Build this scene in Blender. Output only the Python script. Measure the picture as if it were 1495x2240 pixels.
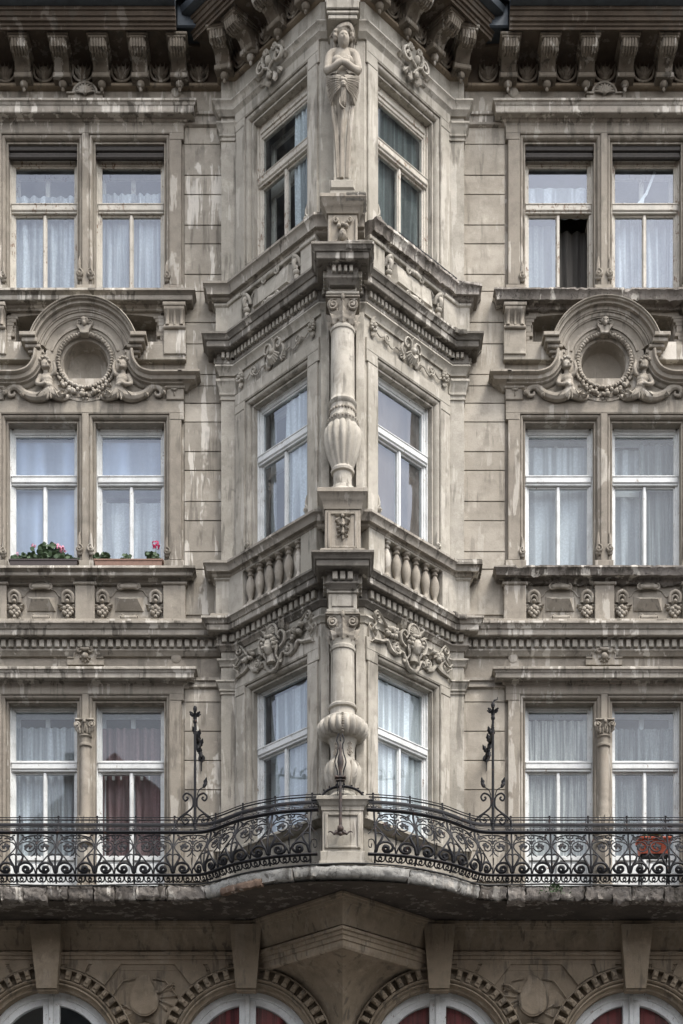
import bpy, bmesh, math, random
import numpy as np
from mathutils import Vector, noise
R = math.radians
PI = math.pi
random.seed(7)
scene = bpy.context.scene
for o in list(bpy.data.objects): bpy.data.objects.remove(o)

# ------------------------------------------------------------------ camera
cam_d = bpy.data.cameras.new('camera'); cam = bpy.data.objects.new('camera', cam_d)
scene.collection.objects.link(cam); scene.camera = cam
cam.location = (0, -22.5, 1.6); cam.rotation_euler = (R(90), 0, 0)
cam_d.sensor_fit = 'HORIZONTAL'; cam_d.sensor_width = 36; cam_d.lens = 3300/1495*36
cam_d.shift_x = -0.00167; cam_d.shift_y = 1915/1495; cam_d.clip_end = 2000; cam_d.clip_start = .1

# ------------------------------------------------------------------ sky + sun
SUN_EL, SUN_AZ = 58, 42        # azimuth: degrees towards +X from the facade normal (-Y)
world = bpy.data.worlds.new('World'); scene.world = world; world.use_nodes = True
wn = world.node_tree; wn.nodes.clear()
sky = wn.nodes.new('ShaderNodeTexSky'); sky.sky_type = 'NISHITA'; sky.sun_disc = False
sky.sun_elevation = R(SUN_EL); sky.sun_rotation = R(180-SUN_AZ)
sky.air_density = 1.0; sky.dust_density = 3.0; sky.ozone_density = 1.0
bg = wn.nodes.new('ShaderNodeBackground'); bg.inputs[1].default_value = 0.13
wo = wn.nodes.new('ShaderNodeOutputWorld')
hs = wn.nodes.new('ShaderNodeHueSaturation'); hs.inputs['Saturation'].default_value = .33; wn.links.new(sky.outputs[0], hs.inputs['Color'])
tc = wn.nodes.new('ShaderNodeTexCoord'); cn = wn.nodes.new('ShaderNodeTexNoise'); cn.inputs['Scale'].default_value = 2.2; cn.inputs['Detail'].default_value = 5
wn.links.new(tc.outputs['Generated'], cn.inputs['Vector']); cr = wn.nodes.new('ShaderNodeMapRange'); wn.links.new(cn.outputs[0], cr.inputs[0])
for i_, v_ in zip((1, 2, 3, 4), (.3, .7, .72, 1.3)): cr.inputs[i_].default_value = v_
vm = wn.nodes.new('ShaderNodeVectorMath'); vm.operation = 'SCALE'; wn.links.new(hs.outputs[0], vm.inputs[0]); wn.links.new(cr.outputs[0], vm.inputs['Scale'])
wn.links.new(vm.outputs[0], bg.inputs[0]); wn.links.new(bg.outputs[0], wo.inputs[0])
sd = bpy.data.lights.new('sun', 'SUN'); sun = bpy.data.objects.new('sun', sd); scene.collection.objects.link(sun)
sd.energy = 1.0; sd.angle = R(18); sd.color = (1, .955, .89)
dirv = Vector((math.sin(R(SUN_AZ))*math.cos(R(SUN_EL)), -math.cos(R(SUN_AZ))*math.cos(R(SUN_EL)), math.sin(R(SUN_EL))))
sun.rotation_euler = dirv.to_track_quat('Z', 'Y').to_euler(); sun.location = dirv*60
scene.view_settings.view_transform = 'Standard'; scene.view_settings.look = 'None'
scene.view_settings.exposure = 1.7; scene.view_settings.gamma = 1
scene.render.engine = 'CYCLES'; scene.cycles.max_bounces = 6; scene.cycles.diffuse_bounces = 2; scene.cycles.transparent_max_bounces = 10

# ------------------------------------------------------------------ measures (metres)
def wx(px, p=0): return (px-750)*(22.5-p)/3300
def wz(py, p=0): return 1.6+(3035-py)*(22.5-p)/3300
CXL, CXR = wx(188), wx(1321)
# frames: (a along the wall, d outward, z up) -> world
def TW(a, d, z): return (a, -d, z)
def TB(m):
    cx = CXL if m > 0 else CXR
    return lambda a, d, z: (cx+m*a, -d, z)
def TF(side):
    q = math.sqrt(.5)
    return lambda a, d, z: (side*(a*q+d*q), -(1.74-a*q+d*q), z)
def bx(px, p=0): return wx(px, p)-CXL
def fa(u, d=0):
    D = (20.76-d*math.sqrt(2))/(1-u/3300); return (u*D/3300)*math.sqrt(2)-d
def fz(u, y, d=0):
    D = (20.76-d*math.sqrt(2))/(1-u/3300); return 1.6+(3035-y)*D/3300

# ------------------------------------------------------------------ materials
MATS = {}
def new_mat(name):
    m = bpy.data.materials.new(name); m.use_nodes = True; nt = m.node_tree; nt.nodes.clear()
    out = nt.nodes.new('ShaderNodeOutputMaterial'); b = nt.nodes.new('ShaderNodeBsdfPrincipled')
    nt.links.new(b.outputs[0], out.inputs[0]); MATS[name] = m
    return m, nt, b, out
def nz(nt, scale, detail=4, rough=.55, vec=None, stretch=None, dist=0):
    n = nt.nodes.new('ShaderNodeTexNoise'); n.inputs['Scale'].default_value = scale
    n.inputs['Detail'].default_value = detail; n.inputs['Roughness'].default_value = rough
    n.inputs['Distortion'].default_value = dist
    if vec is None:
        g = nt.nodes.new('ShaderNodeNewGeometry'); vec = g.outputs['Position']
    if stretch:
        mp = nt.nodes.new('ShaderNodeMapping'); mp.inputs['Scale'].default_value = stretch
        nt.links.new(vec, mp.inputs[0]); vec = mp.outputs[0]
    nt.links.new(vec, n.inputs['Vector']); return n.outputs[0]
def ramp(nt, src, a, b, lo=0, hi=1):
    r = nt.nodes.new('ShaderNodeMapRange'); r.interpolation_type = 'SMOOTHSTEP'
    for i, v in zip((1, 2, 3, 4), (a, b, lo, hi)): r.inputs[i].default_value = v
    nt.links.new(src, r.inputs[0]); return r.outputs[0]
def mul(nt, a, b, op='MULTIPLY'):
    m = nt.nodes.new('ShaderNodeMath'); m.operation = op
    for i, v in enumerate((a, b)):
        if isinstance(v, (int, float)): m.inputs[i].default_value = v
        else: nt.links.new(v, m.inputs[i])
    return m.outputs[0]
def mixc(nt, f, a, b, mode='MIX'):
    m = nt.nodes.new('ShaderNodeMix'); m.data_type = 'RGBA'; m.blend_type = mode
    for k, v in ((0, f), (6, a), (7, b)):
        if isinstance(v, (int, float)): m.inputs[k].default_value = v
        elif isinstance(v, tuple): m.inputs[k].default_value = v+(1,) if len(v) == 3 else v
        else: nt.links.new(v, m.inputs[k])
    return m.outputs[2]
def bump(nt, b, h, strength=.3, dist=.01, prev=None):
    n = nt.nodes.new('ShaderNodeBump'); n.inputs['Strength'].default_value = strength
    n.inputs['Distance'].default_value = dist; nt.links.new(h, n.inputs['Height'])
    if prev is not None: nt.links.new(prev, n.inputs['Normal'])
    nt.links.new(n.outputs[0], b.inputs['Normal']); return n.outputs[0]
def stone(name, c1, c2, dark=.5, pale=.35, top=.6, rough_b=.35, streak=1.0, cracks=0, island=.22, pt=.50):
    m, nt, b, out = new_mat(name)
    base = mixc(nt, ramp(nt, nz(nt, .9, 5, .6), .35, .65), c1, c2)
    gi = nt.nodes.new('ShaderNodeNewGeometry')       # every block and moulding a little different
    iv = ramp(nt, gi.outputs['Random Per Island'], 0, 1, 0, island)
    base = mixc(nt, iv, base, tuple(x*.60 for x in c1))
    # soft blotches of several sizes
    base = mixc(nt, ramp(nt, nz(nt, 5, 6, .65), .42, .72, 0, .55), base, tuple(x*.62 for x in c1))
    base = mixc(nt, ramp(nt, nz(nt, 3.1, 5, .7, stretch=(1, 1, .8)), .55, .75, 0, .5), base, tuple(min(1, x*1.35) for x in c2))
    # runs of washed pale lime and of soot down the face
    if streak:
        pl = mul(nt, ramp(nt, nz(nt, 8, 4, .6, stretch=(1, 1, .10)), .53, .57), ramp(nt, nz(nt, 2.1, 4, .6, stretch=(1, 1, .7)), pt, pt+.045))
        base = mixc(nt, mul(nt, pl, pale), base, (.60, .56, .495))
        dk = mul(nt, ramp(nt, nz(nt, 9, 4, .6, stretch=(1, 1, .11), dist=.4), .53, .62), ramp(nt, nz(nt, 1.7, 3, .5), .42, .56))
        base = mixc(nt, mul(nt, dk, dark), base, (.085, .075, .062))
    # sooty lichen crust where rain lies: on top faces
    g = nt.nodes.new('ShaderNodeNewGeometry'); sp = nt.nodes.new('ShaderNodeSeparateXYZ'); nt.links.new(g.outputs['Normal'], sp.inputs[0])
    tp = mul(nt, ramp(nt, sp.outputs[2], .35, .85), ramp(nt, nz(nt, 11, 5, .7), .35, .6))
    base = mixc(nt, mul(nt, tp, top), base, (.10, .10, .085))
    # black crust patches
    cr = mul(nt, ramp(nt, nz(nt, 6, 7, .75, dist=.5), .60, .70), ramp(nt, nz(nt, .8, 2, .5), .45, .62))
    base = mixc(nt, mul(nt, cr, dark*.8), base, (.09, .088, .08))
    fine = nz(nt, 90, 3, .7)
    base = mixc(nt, ramp(nt, fine, .3, .7, 0, .35), base, mixc(nt, 1.0, base, (.62, .61, .60), 'MULTIPLY'))
    if cracks:
        v = nt.nodes.new('ShaderNodeTexVoronoi'); v.feature = 'DISTANCE_TO_EDGE'; v.inputs['Scale'].default_value = 3.2
        gg = nt.nodes.new('ShaderNodeNewGeometry'); nn = nt.nodes.new('ShaderNodeTexNoise'); nn.inputs['Scale'].default_value = 5
        ad = nt.nodes.new('ShaderNodeVectorMath'); ad.operation = 'ADD'; nt.links.new(gg.outputs['Position'], ad.inputs[0])
        nt.links.new(gg.outputs['Position'], nn.inputs['Vector']); nt.links.new(nn.outputs[1], ad.inputs[1]); nt.links.new(ad.outputs[0], v.inputs['Vector'])
        base = mixc(nt, mul(nt, ramp(nt, v.outputs[0], 0, .025, 1, 0), cracks), base, (.04, .036, .03))
    nt.links.new(base, b.inputs['Base Color']); b.inputs['Roughness'].default_value = .93
    b.inputs['Specular IOR Level'].default_value = .2
    n1 = bump(nt, b, nz(nt, 14, 8, .75), rough_b, .02)
    bump(nt, b, nz(nt, 120, 3, .7), .25, .004, n1)
    return m
stone('plaster', (0.314, 0.278, 0.230), (0.403, 0.362, 0.304), .55, .7, .5)
stone('plaster_wall', (0.344, 0.308, 0.255), (0.478, 0.434, 0.368), .5, .95, .5, island=.5, pt=.455)
stone('plaster_clean', (0.344, 0.308, 0.255), (0.478, 0.434, 0.368), .35, .25, .5, island=.3)
stone('plaster_bay', (0.276, 0.244, 0.203), (0.344, 0.308, 0.255), .4, .5, .55)
stone('plaster_light', (0.363, 0.335, 0.283), (0.472, 0.436, 0.376), .5, .45, .7, streak=.8, pt=.49)
stone('carved', (0.304, 0.268, 0.220), (0.383, 0.344, 0.290), .5, .4, .75, .3)
stone('carved_light', (0.377, 0.346, 0.292), (0.497, 0.459, 0.396), .6, .45, .85, .3)
stone('ledge', (0.288, 0.258, 0.218), (0.422, 0.386, 0.333), .75, 1.0, .95, .6)
stone('crust', (0.148, 0.136, 0.116), (0.259, 0.234, 0.202), .9, .6, .9, .9)
stone('broken', (0.189, 0.166, 0.143), (0.367, 0.335, 0.301), .9, .9, .7, 1.0, cracks=.8, island=.5)
stone('brown_wall', (.26, .208, .148), (.34, .278, .205), .6, .08, .5)
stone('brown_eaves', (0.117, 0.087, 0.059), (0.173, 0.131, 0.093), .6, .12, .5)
stone('corbel_stone', (.175, .148, .115), (.26, .225, .18), .8, .5, .6, .4)
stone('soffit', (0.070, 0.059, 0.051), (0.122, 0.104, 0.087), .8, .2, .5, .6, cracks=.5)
stone('brick_patch', (0.149, 0.099, 0.072), (0.249, 0.178, 0.135), .8, .6, .6, 1.0)
stone('ledge_dark', (0.148, 0.135, 0.116), (0.275, 0.250, 0.216), .85, .75, .9, .7)
stone('mortar', (0.358, 0.346, 0.316), (0.497, 0.484, 0.449), .75, .8, .6, .9, cracks=.6)
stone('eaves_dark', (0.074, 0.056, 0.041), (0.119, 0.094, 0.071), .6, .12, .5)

def painted(name, paint, wood, amount, rough=.45):
    m, nt, b, out = new_mat(name)
    peel = ramp(nt, nz(nt, 22, 6, .75, stretch=(1, 1, .5), dist=.6), .62-amount, .66-amount)
    peel = mul(nt, peel, ramp(nt, nz(nt, 3, 2, .5), .40, .6))
    pc = mixc(nt, ramp(nt, nz(nt, 4, 5, .6), .4, .7), paint, tuple(x*.78 for x in paint))
    pc = mixc(nt, ramp(nt, nz(nt, 60, 4, .6), .45, .75, 0, .5), pc, tuple(x*.62 for x in paint))
    c = mixc(nt, peel, pc, wood)
    nt.links.new(c, b.inputs['Base Color']); b.inputs['Roughness'].default_value = rough
    bump(nt, b, mul(nt, peel, -1.0), .5, .004)
    return m
painted('white_paint', (.66, .67, .655), (.20, .135, .085), .02)
painted('aged_paint', (.52, .48, .41), (.20, .135, .09), .07)
painted('oak_paint', (.27, .205, .15), (.13, .085, .055), .05)

def simple(name, col, rough=.6, metal=0, var=.3, sc=20, bmp=.15):
    m, nt, b, out = new_mat(name)
    c = mixc(nt, ramp(nt, nz(nt, sc, 5, .65), .3, .75), col, tuple(x*(1-var) for x in col))
    nt.links.new(c, b.inputs['Base Color']); b.inputs['Roughness'].default_value = rough; b.inputs['Metallic'].default_value = metal
    if bmp: bump(nt, b, nz(nt, sc*3, 4, .6), bmp, .004)
    return m
m, nt, b, out = new_mat('iron')
c = mixc(nt, ramp(nt, nz(nt, 14, 6, .7), .58, .72), (.016, .016, .018), (.085, .042, .026))
nt.links.new(c, b.inputs['Base Color']); b.inputs['Roughness'].default_value = .6; b.inputs['Specular IOR Level'].default_value = .18
bump(nt, b, nz(nt, 90, 4, .7), .4, .003)
m, nt, b, out = new_mat('rusty_iron')
c = mixc(nt, ramp(nt, nz(nt, 10, 6, .7), .4, .62), (.022, .018, .017), (.062, .038, .028))
nt.links.new(c, b.inputs['Base Color']); b.inputs['Roughness'].default_value = .7
simple('zinc', (.045, .055, .065), .5, .4, .4, 6)
simple('room_wall', (.20, .18, .15), .9, 0, .2, 2, 0)
simple('red_wood', (.16, .035, .03), .5)
simple('dark_blind', (.05, .042, .035), .7, 0, .4, 30)
simple('brown_plastic', (.035, .022, .018), .5)
simple('terracotta_plastic', (.20, .11, .075), .6)
simple('orange_plastic', (.75, .15, .07), .5, 0, .25, 8)
simple('leaf_green', (.045, .085, .028), .6, 0, .6, 40)
simple('stem_green', (.06, .10, .035), .6)
simple('pink_petal', (.72, .28, .38), .6, 0, .2, 60, 0)
simple('magenta_petal', (.60, .02, .12), .6, 0, .3, 60, 0)
simple('asphalt', (.05, .05, .052), .9)
simple('paving', (.17, .165, .155), .9)
simple('far_plaster', (.30, .26, .21), .9, 0, .2, .5)
simple('far_roof', (.20, .075, .05), .9, 0, .3, 2)
simple('far_window', (.03, .035, .04), .3, 0, .2, 2, 0)
simple('black_cable', (.015, .015, .015), .6)

def cloth(name, col, freq=11, trans=.25, lace=.3):
    m, nt, b, out = new_mat(name)
    c = mixc(nt, ramp(nt, nz(nt, freq, 1, .5, stretch=(1, 1, .035)), .38, .60), col, tuple(x*.38 for x in col))  # shade of the folds painted into the cloth colour as upright darker stripes
    c = mixc(nt, ramp(nt, nz(nt, 60, 4, .7), .5, .8, 0, .4), c, tuple(min(1, x*1.3) for x in col))
    vo = nt.nodes.new('ShaderNodeTexVoronoi'); vo.inputs['Scale'].default_value = 34; gv = nt.nodes.new('ShaderNodeNewGeometry'); nt.links.new(gv.outputs['Position'], vo.inputs['Vector'])
    c = mixc(nt, mul(nt, ramp(nt, vo.outputs[0], .35, .6), lace), c, tuple(x*.5 for x in col))
    nt.links.new(c, b.inputs['Base Color']); b.inputs['Roughness'].default_value = .9
    oi = nt.nodes.new('ShaderNodeObjectInfo'); c = mixc(nt, ramp(nt, oi.outputs['Random'], 0, 1, 0, .35), c, tuple(x*.45 for x in col)); nt.links.new(c, b.inputs['Base Color'])
    t = nt.nodes.new('ShaderNodeBsdfTranslucent'); nt.links.new(c, t.inputs[0])
    mx = nt.nodes.new('ShaderNodeMixShader'); mx.inputs[0].default_value = trans
    nt.links.new(b.outputs[0], mx.inputs[1]); nt.links.new(t.outputs[0], mx.inputs[2]); nt.links.new(mx.outputs[0], out.inputs[0])
cloth('sheer_white', (.72, .74, .76)); cloth('lace_white', (.90, .92, .93), 11, .15); cloth('sheer_cream', (.74, .72, .66), 30); cloth('drape_dark', (.10, .092, .082), 12, .1, 0)
cloth('sheer_grey', (.30, .315, .305), 13); cloth('net_dim', (.17, .185, .175), 13); cloth('cloth_red', (.30, .05, .048), 22, .1, 0); cloth('cloth_rose', (.40, .25, .25), 13)
cloth('blind_blue', (.58, .66, .84), 3, .2, 0); cloth('blind_dark', (.12, .085, .065), 3, .1, 0)

def glass(name, refl=.30, tint=(1, 1, 1), dust=.05):
    m, nt, b, out = new_mat(name)
    nt.nodes.remove(b)
    t = nt.nodes.new('ShaderNodeBsdfTransparent'); t.inputs[0].default_value = (.92, .95, .96, 1)
    g = nt.nodes.new('ShaderNodeBsdfGlossy'); g.inputs['Roughness'].default_value = .015; g.inputs['Color'].default_value = tint+(1,)
    d = nt.nodes.new('ShaderNodeBsdfDiffuse'); d.inputs[0].default_value = (.6, .62, .62, 1)
    bp = nt.nodes.new('ShaderNodeBump'); bp.inputs['Strength'].default_value = .012; bp.inputs['Distance'].default_value = .05
    nt.links.new(nz(nt, 1.7, 1, .4), bp.inputs['Height']); nt.links.new(bp.outputs[0], g.inputs['Normal'])
    fr = nt.nodes.new('ShaderNodeFresnel'); fr.inputs[0].default_value = 1.5
    f = mul(nt, mul(nt, fr.outputs[0], 1.1), refl, 'ADD')
    gb = nt.nodes.new('ShaderNodeNewGeometry'); f = mul(nt, f, mul(nt, 1.0, gb.outputs['Backfacing'], 'SUBTRACT'))      # only the outer face mirrors
    mx = nt.nodes.new('ShaderNodeMixShader'); nt.links.new(f, mx.inputs[0])
    nt.links.new(t.outputs[0], mx.inputs[1]); nt.links.new(g.outputs[0], mx.inputs[2])
    m2 = nt.nodes.new('ShaderNodeMixShader'); nt.links.new(ramp(nt, nz(nt, 5, 6, .7), .4, .75, dust*.4, dust*2), m2.inputs[0])
    nt.links.new(mx.outputs[0], m2.inputs[1]); nt.links.new(d.outputs[0], m2.inputs[2]); nt.links.new(m2.outputs[0], out.inputs[0])
glass('glass_clear', .03, (.95, .97, 1), .015); glass('glass_mirror', .14, (.88, .92, 1.0), .03); glass('glass_sky', .085, (.84, .89, 1.0), .03); glass('glass_dark', .02, (.9, .95, 1), .006)

# ------------------------------------------------------------------ mesh builder
COL = scene.collection
def tag(o, label=None, cat=None, group=None, kind=None):
    if label: o['label'] = label
    if cat: o['category'] = cat
    if group: o['group'] = group
    if kind: o['kind'] = kind
    return o
def empty(name, loc=(0, 0, 0)):
    o = bpy.data.objects.new(name, None); o.location = loc; o.empty_display_size = .3; COL.objects.link(o); return o
def nrm2(v):
    l = math.hypot(*v) or 1; return (v[0]/l, v[1]/l)
class MB:
    def __init__(s, T=TW): s.v = []; s.f = []; s.T = T
    def add(s, pts, faces):
        n = len(s.v); s.v += [s.T(*p) for p in pts]; s.f += [[n+i for i in f] for f in faces]; return s
    def box(s, a0, a1, d0, d1, z0, z1, c=.006):
        a0, a1 = sorted((a0, a1)); d0, d1 = sorted((d0, d1)); z0, z1 = sorted((z0, z1))
        c = min(c, (a1-a0)*.3, (d1-d0)*.3, (z1-z0)*.3)
        if c <= 0.0005:
            P = [(a, d, z) for a in (a0, a1) for d in (d0, d1) for z in (z0, z1)]
            return s.add(P, [(0, 1, 3, 2), (4, 6, 7, 5), (0, 4, 5, 1), (2, 3, 7, 6), (0, 2, 6, 4), (1, 5, 7, 3)])
        # chamfered front edges and ends, back left square
        P = [(a0, d0, z0), (a1, d0, z0), (a1, d0, z1), (a0, d0, z1), (a0, d1-c, z0), (a1, d1-c, z0), (a1, d1-c, z1), (a0, d1-c, z1),
             (a0+c, d1, z0+c), (a1-c, d1, z0+c), (a1-c, d1, z1-c), (a0+c, d1, z1-c)]
        return s.add(P, [(0, 1, 2, 3), (0, 1, 5, 4), (1, 2, 6, 5), (2, 3, 7, 6), (3, 0, 4, 7), (4, 5, 9, 8), (5, 6, 10, 9), (6, 7, 11, 10), (7, 4, 8, 11), (8, 9, 10, 11)])
    def _offs(s, path, closed):
        n = len(path); out = []
        dirs = [nrm2((path[(i+1) % n][0]-path[i][0], path[(i+1) % n][1]-path[i][1])) for i in range(n if closed else n-1)]
        for i in range(n):
            if closed: d1, d2 = dirs[i-1], dirs[i]
            else: d1, d2 = dirs[max(0, i-1)], dirs[min(n-2, i)]
            n1 = (-d1[1], d1[0]); n2 = (-d2[1], d2[0]); k = 1+n1[0]*n2[0]+n1[1]*n2[1]
            k = max(k, .25)
            out.append(((n1[0]+n2[0])/k, (n1[1]+n2[1])/k))
        return out
    def sweep(s, path, prof, plane='plan', closed=False, z=0):
        """plan: path (a,d), profile (o,z). face: path (a,z), profile (o,d); o is measured to the left of the path."""
        offs = s._offs(path, closed); m = len(prof); P = []; F = []
        for (p, of) in zip(path, offs):
            for (o, q) in prof:
                x, y = p[0]+of[0]*o, p[1]+of[1]*o
                P.append((x, y, q+z) if plane == 'plan' else (x, q, y))
        n = len(path)
        for i in range(n if closed else n-1):
            j = (i+1) % n
            for k in range(m):
                l = (k+1) % m; F.append((i*m+k, j*m+k, j*m+l, i*m+l))
        if not closed: F += [tuple(range(m)), tuple((n-1)*m+k for k in range(m))[::-1]]
        return s.add(P, F)
    def prism(s, poly, d0, d1):
        n = len(poly); P = [(a, d0, z) for a, z in poly]+[(a, d1, z) for a, z in poly]
        return s.add(P, [tuple(range(n)), tuple(range(n, 2*n))]+[(i, (i+1) % n, n+(i+1) % n, n+i) for i in range(n)])
    def wall(s, a0, a1, z0, z1, holes, d=0, deep=.45):
        A = sorted({a0, a1}|{x for h in holes for x in h[:2] if a0 < x < a1}); Z = sorted({z0, z1}|{x for h in holes for x in h[2:4] if z0 < x < z1})
        op = lambda i, j: any(h[0]-1e-6 < (A[i]+A[i+1])/2 < h[1]+1e-6 and h[2]-1e-6 < (Z[j]+Z[j+1])/2 < h[3]+1e-6 for h in holes)
        na, nzz = len(A)-1, len(Z)-1
        for i in range(na):
            for j in range(nzz):
                if not op(i, j): s.add([(A[i], d, Z[j]), (A[i+1], d, Z[j]), (A[i+1], d, Z[j+1]), (A[i], d, Z[j+1])], [(0, 1, 2, 3)])
                else:
                    for (di, dj) in ((1, 0), (-1, 0), (0, 1), (0, -1)):
                        ii, jj = i+di, j+dj
                        if 0 <= ii < na and 0 <= jj < nzz and not op(ii, jj):
                            if di: a = A[i+1] if di > 0 else A[i]; q = [(a, Z[j]), (a, Z[j+1])]
                            else: zz = Z[j+1] if dj > 0 else Z[j]; q = [(A[i], zz), (A[i+1], zz)]
                            s.add([(q[0][0], d, q[0][1]), (q[1][0], d, q[1][1]), (q[1][0], d-deep, q[1][1]), (q[0][0], d-deep, q[0][1])], [(0, 1, 2, 3)])
        return s
    def tube(s, pts, r=.01, n=6, flat=1.0, fd=None):
        """tube in frame coordinates; flat squeezes it along d"""
        V = [Vector(p) for p in pts]; m = len(V)
        rr = r if isinstance(r, (list, tuple)) else [r]*m
        if len(rr) != m: rr = [rr[0]+(rr[-1]-rr[0])*i/(m-1) for i in range(m)]
        P = []; up = Vector((0, 1, 0))
        for i in range(m):
            t = (V[min(i+1, m-1)]-V[max(i-1, 0)]); t = t.normalized() if t.length > 1e-9 else Vector((0, 0, 1))
            u = up if abs(t.dot(up)) < .9 else Vector((1, 0, 0))
            x = t.cross(u).normalized(); y = x.cross(t).normalized()
            for k in range(n):
                an = 2*PI*(k+.5)/n; q = V[i]+x*(math.cos(an)*rr[i])+y*(math.sin(an)*rr[i]*flat)
                P.append(tuple(q))
        F = [(i*n+k, i*n+(k+1) % n, (i+1)*n+(k+1) % n, (i+1)*n+k) for i in range(m-1) for k in range(n)]
        F += [tuple(range(n)), tuple((m-1)*n+k for k in range(n))[::-1]]
        return s.add(P, F)
    def lathe(s, prof, ca, cd, seg=24, mod=None):
        P = []; m = len(prof)
        for (r, z) in prof:
            for k in range(seg):
                an = 2*PI*k/seg; rr = r*(mod(an, z) if mod else 1)
                P.append((ca+rr*math.cos(an), cd+rr*math.sin(an), z))
        F = [(i*seg+k, i*seg+(k+1) % seg, (i+1)*seg+(k+1) % seg, (i+1)*seg+k) for i in range(m-1) for k in range(seg)]
        F += [tuple(range(seg)), tuple((m-1)*seg+k for k in range(seg))[::-1]]
        return s.add(P, F)
    def disc(s, prof, ca, cz, seg=32, a0=0, a1=2*PI, ra=1, rz=1):
        """turned about the d axis: profile (r,d)"""
        P = []; full = abs(a1-a0-2*PI) < 1e-6; ns = seg if full else seg+1
        for k in range(ns):
            an = a0+(a1-a0)*k/seg
            for (r, d) in prof: P.append((ca+r*ra*math.cos(an), d, cz+r*rz*math.sin(an)))
        m = len(prof); F = []
        for k in range(seg):
            l = (k+1) % ns
            for i in range(m-1): F.append((k*m+i, l*m+i, l*m+i+1, k*m+i+1))
        return s.add(P, F)
    def ell(s, c, r, seg=10, ring=7, rot=0, n=0):
        P = []; F = []; cr, sr = math.cos(rot), math.sin(rot)
        for i in range(ring+1):
            th = PI*i/ring
            for k in range(seg):
                ph = 2*PI*k/seg; x, y, z = math.sin(th)*math.cos(ph)*r[0], math.sin(th)*math.sin(ph)*r[1], math.cos(th)*r[2]
                if n: q = 1+n*noise.noise(Vector((x*40+c[0], y*40, z*40+c[2]))); x *= q; y *= q; z *= q
                P.append((c[0]+x*cr-z*sr, c[1]+y, c[2]+x*sr+z*cr))
        F = [(i*seg+k, i*seg+(k+1) % seg, (i+1)*seg+(k+1) % seg, (i+1)*seg+k) for i in range(ring) for k in range(seg)]
        return s.add(P, F)
    def leaf(s, a, d, z, ang, L, W, curl=.3, lobes=3, th=.02):
        """carved leaf: rises from (a,z) along ang in the wall plane, tip curling outward"""
        nl = 9; ca, sa = math.cos(ang), math.sin(ang); P = []; F = []
        for i in range(nl+1):
            t = i/nl; w = W*.5*(math.sin(PI*min(1, t*.93+.07))**.7)*(1+.22*math.cos(t*lobes*2*PI))
            dd = d+th*(.6+.4*math.sin(PI*t))+curl*L*t*t*t
            for j, q in enumerate((-1, -.5, 0, .5, 1)):
                x = t*L; y = q*w; dz = dd-(abs(q)**1.5)*th*1.2+(.35*th if j == 2 else 0)-(.3*th if j in (1, 3) else 0)
                P.append((a+x*ca-y*sa, dz, z+x*sa+y*ca))
        for i in range(nl+1):
            for q in (1, -1): pass
        n = len(P)
        B = [(p[0], p[1]-th*1.1, p[2]) for p in P]
        for i in range(nl):
            for j in range(4):
                q = (i*5+j, i*5+j+1, (i+1)*5+j+1, (i+1)*5+j); F.append(q); F.append(tuple(n+x for x in q[::-1]))
            for j in (0, 4): F.append((i*5+j, (i+1)*5+j, n+(i+1)*5+j, n+i*5+j))
        F.append(tuple(range(5))+tuple(n+x for x in range(5))[::-1]); F.append(tuple(nl*5+x for x in range(5))+tuple(n+nl*5+x for x in range(5))[::-1])
        return s.add(P+B, F)
    def pieces(s):
        n = len(s.v); par = list(range(n))
        def find(i):
            while par[i] != i: par[i] = par[par[i]]; i = par[i]
            return i
        for f in s.f:
            a = find(f[0])
            for i in f[1:]:
                b = find(i)
                if a != b: par[b] = a
        root = np.array([find(i) for i in range(n)]); u, isl = np.unique(root, return_inverse=True); k = len(u)
        if k < 2 or k > 1500: return None
        pts = np.array(s.v); lo = np.full((k, 3), 1e9); hi = -lo
        np.minimum.at(lo, isl, pts); np.maximum.at(hi, isl, pts); size = (hi-lo).max(axis=1)
        gap = np.maximum(0, np.maximum(lo[:, None]-hi[None], lo[None]-hi[:, None])); near = np.sqrt((gap**2).sum(axis=2)) <= np.maximum(.02, .49*np.maximum(size[:, None], size[None]))
        lab = -np.ones(k, int); c = 0
        for i in range(k):
            if lab[i] < 0:
                st = [i]; lab[i] = c
                while st:
                    j = st.pop()
                    for q in np.nonzero(near[j] & (lab < 0))[0]: lab[q] = c; st.append(q)
                c += 1
        return (c, lab[isl]) if 1 < c <= 14 else None
    def build(s, name, mat, parent=None, sharp=35, remesh=0, bev=0, smooth_it=0):
        pc = None if remesh else s.pieces()
        if pc:
            outs = []
            for c in range(pc[0]):
                t = MB(s.T); idx = {}
                for i, l in enumerate(pc[1]):
                    if l == c: idx[i] = len(t.v); t.v.append(s.v[i])
                t.f = [[idx[i] for i in f] for f in s.f if f[0] in idx]
                outs.append(t)
            outs.sort(key=lambda t: -len(t.v)); outs = [t.build_one(name, mat, parent, sharp) for t in outs]
            return outs[0]
        return s.build_one(name, mat, parent, sharp, remesh, bev, smooth_it)
    def build_one(s, name, mat, parent=None, sharp=35, remesh=0, bev=0, smooth_it=0):
        me = bpy.data.meshes.new(name)
        xs = [p[0] for p in s.v]; ys = [p[1] for p in s.v]; zs = [p[2] for p in s.v]
        o0 = Vector(((min(xs)+max(xs))/2, (min(ys)+max(ys))/2, min(zs)))
        me.from_pydata([tuple(Vector(p)-o0) for p in s.v], [], s.f)
        bm = bmesh.new(); bm.from_mesh(me)
        bmesh.ops.remove_doubles(bm, verts=bm.verts, dist=1e-5); bmesh.ops.dissolve_degenerate(bm, edges=bm.edges, dist=1e-6)
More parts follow.
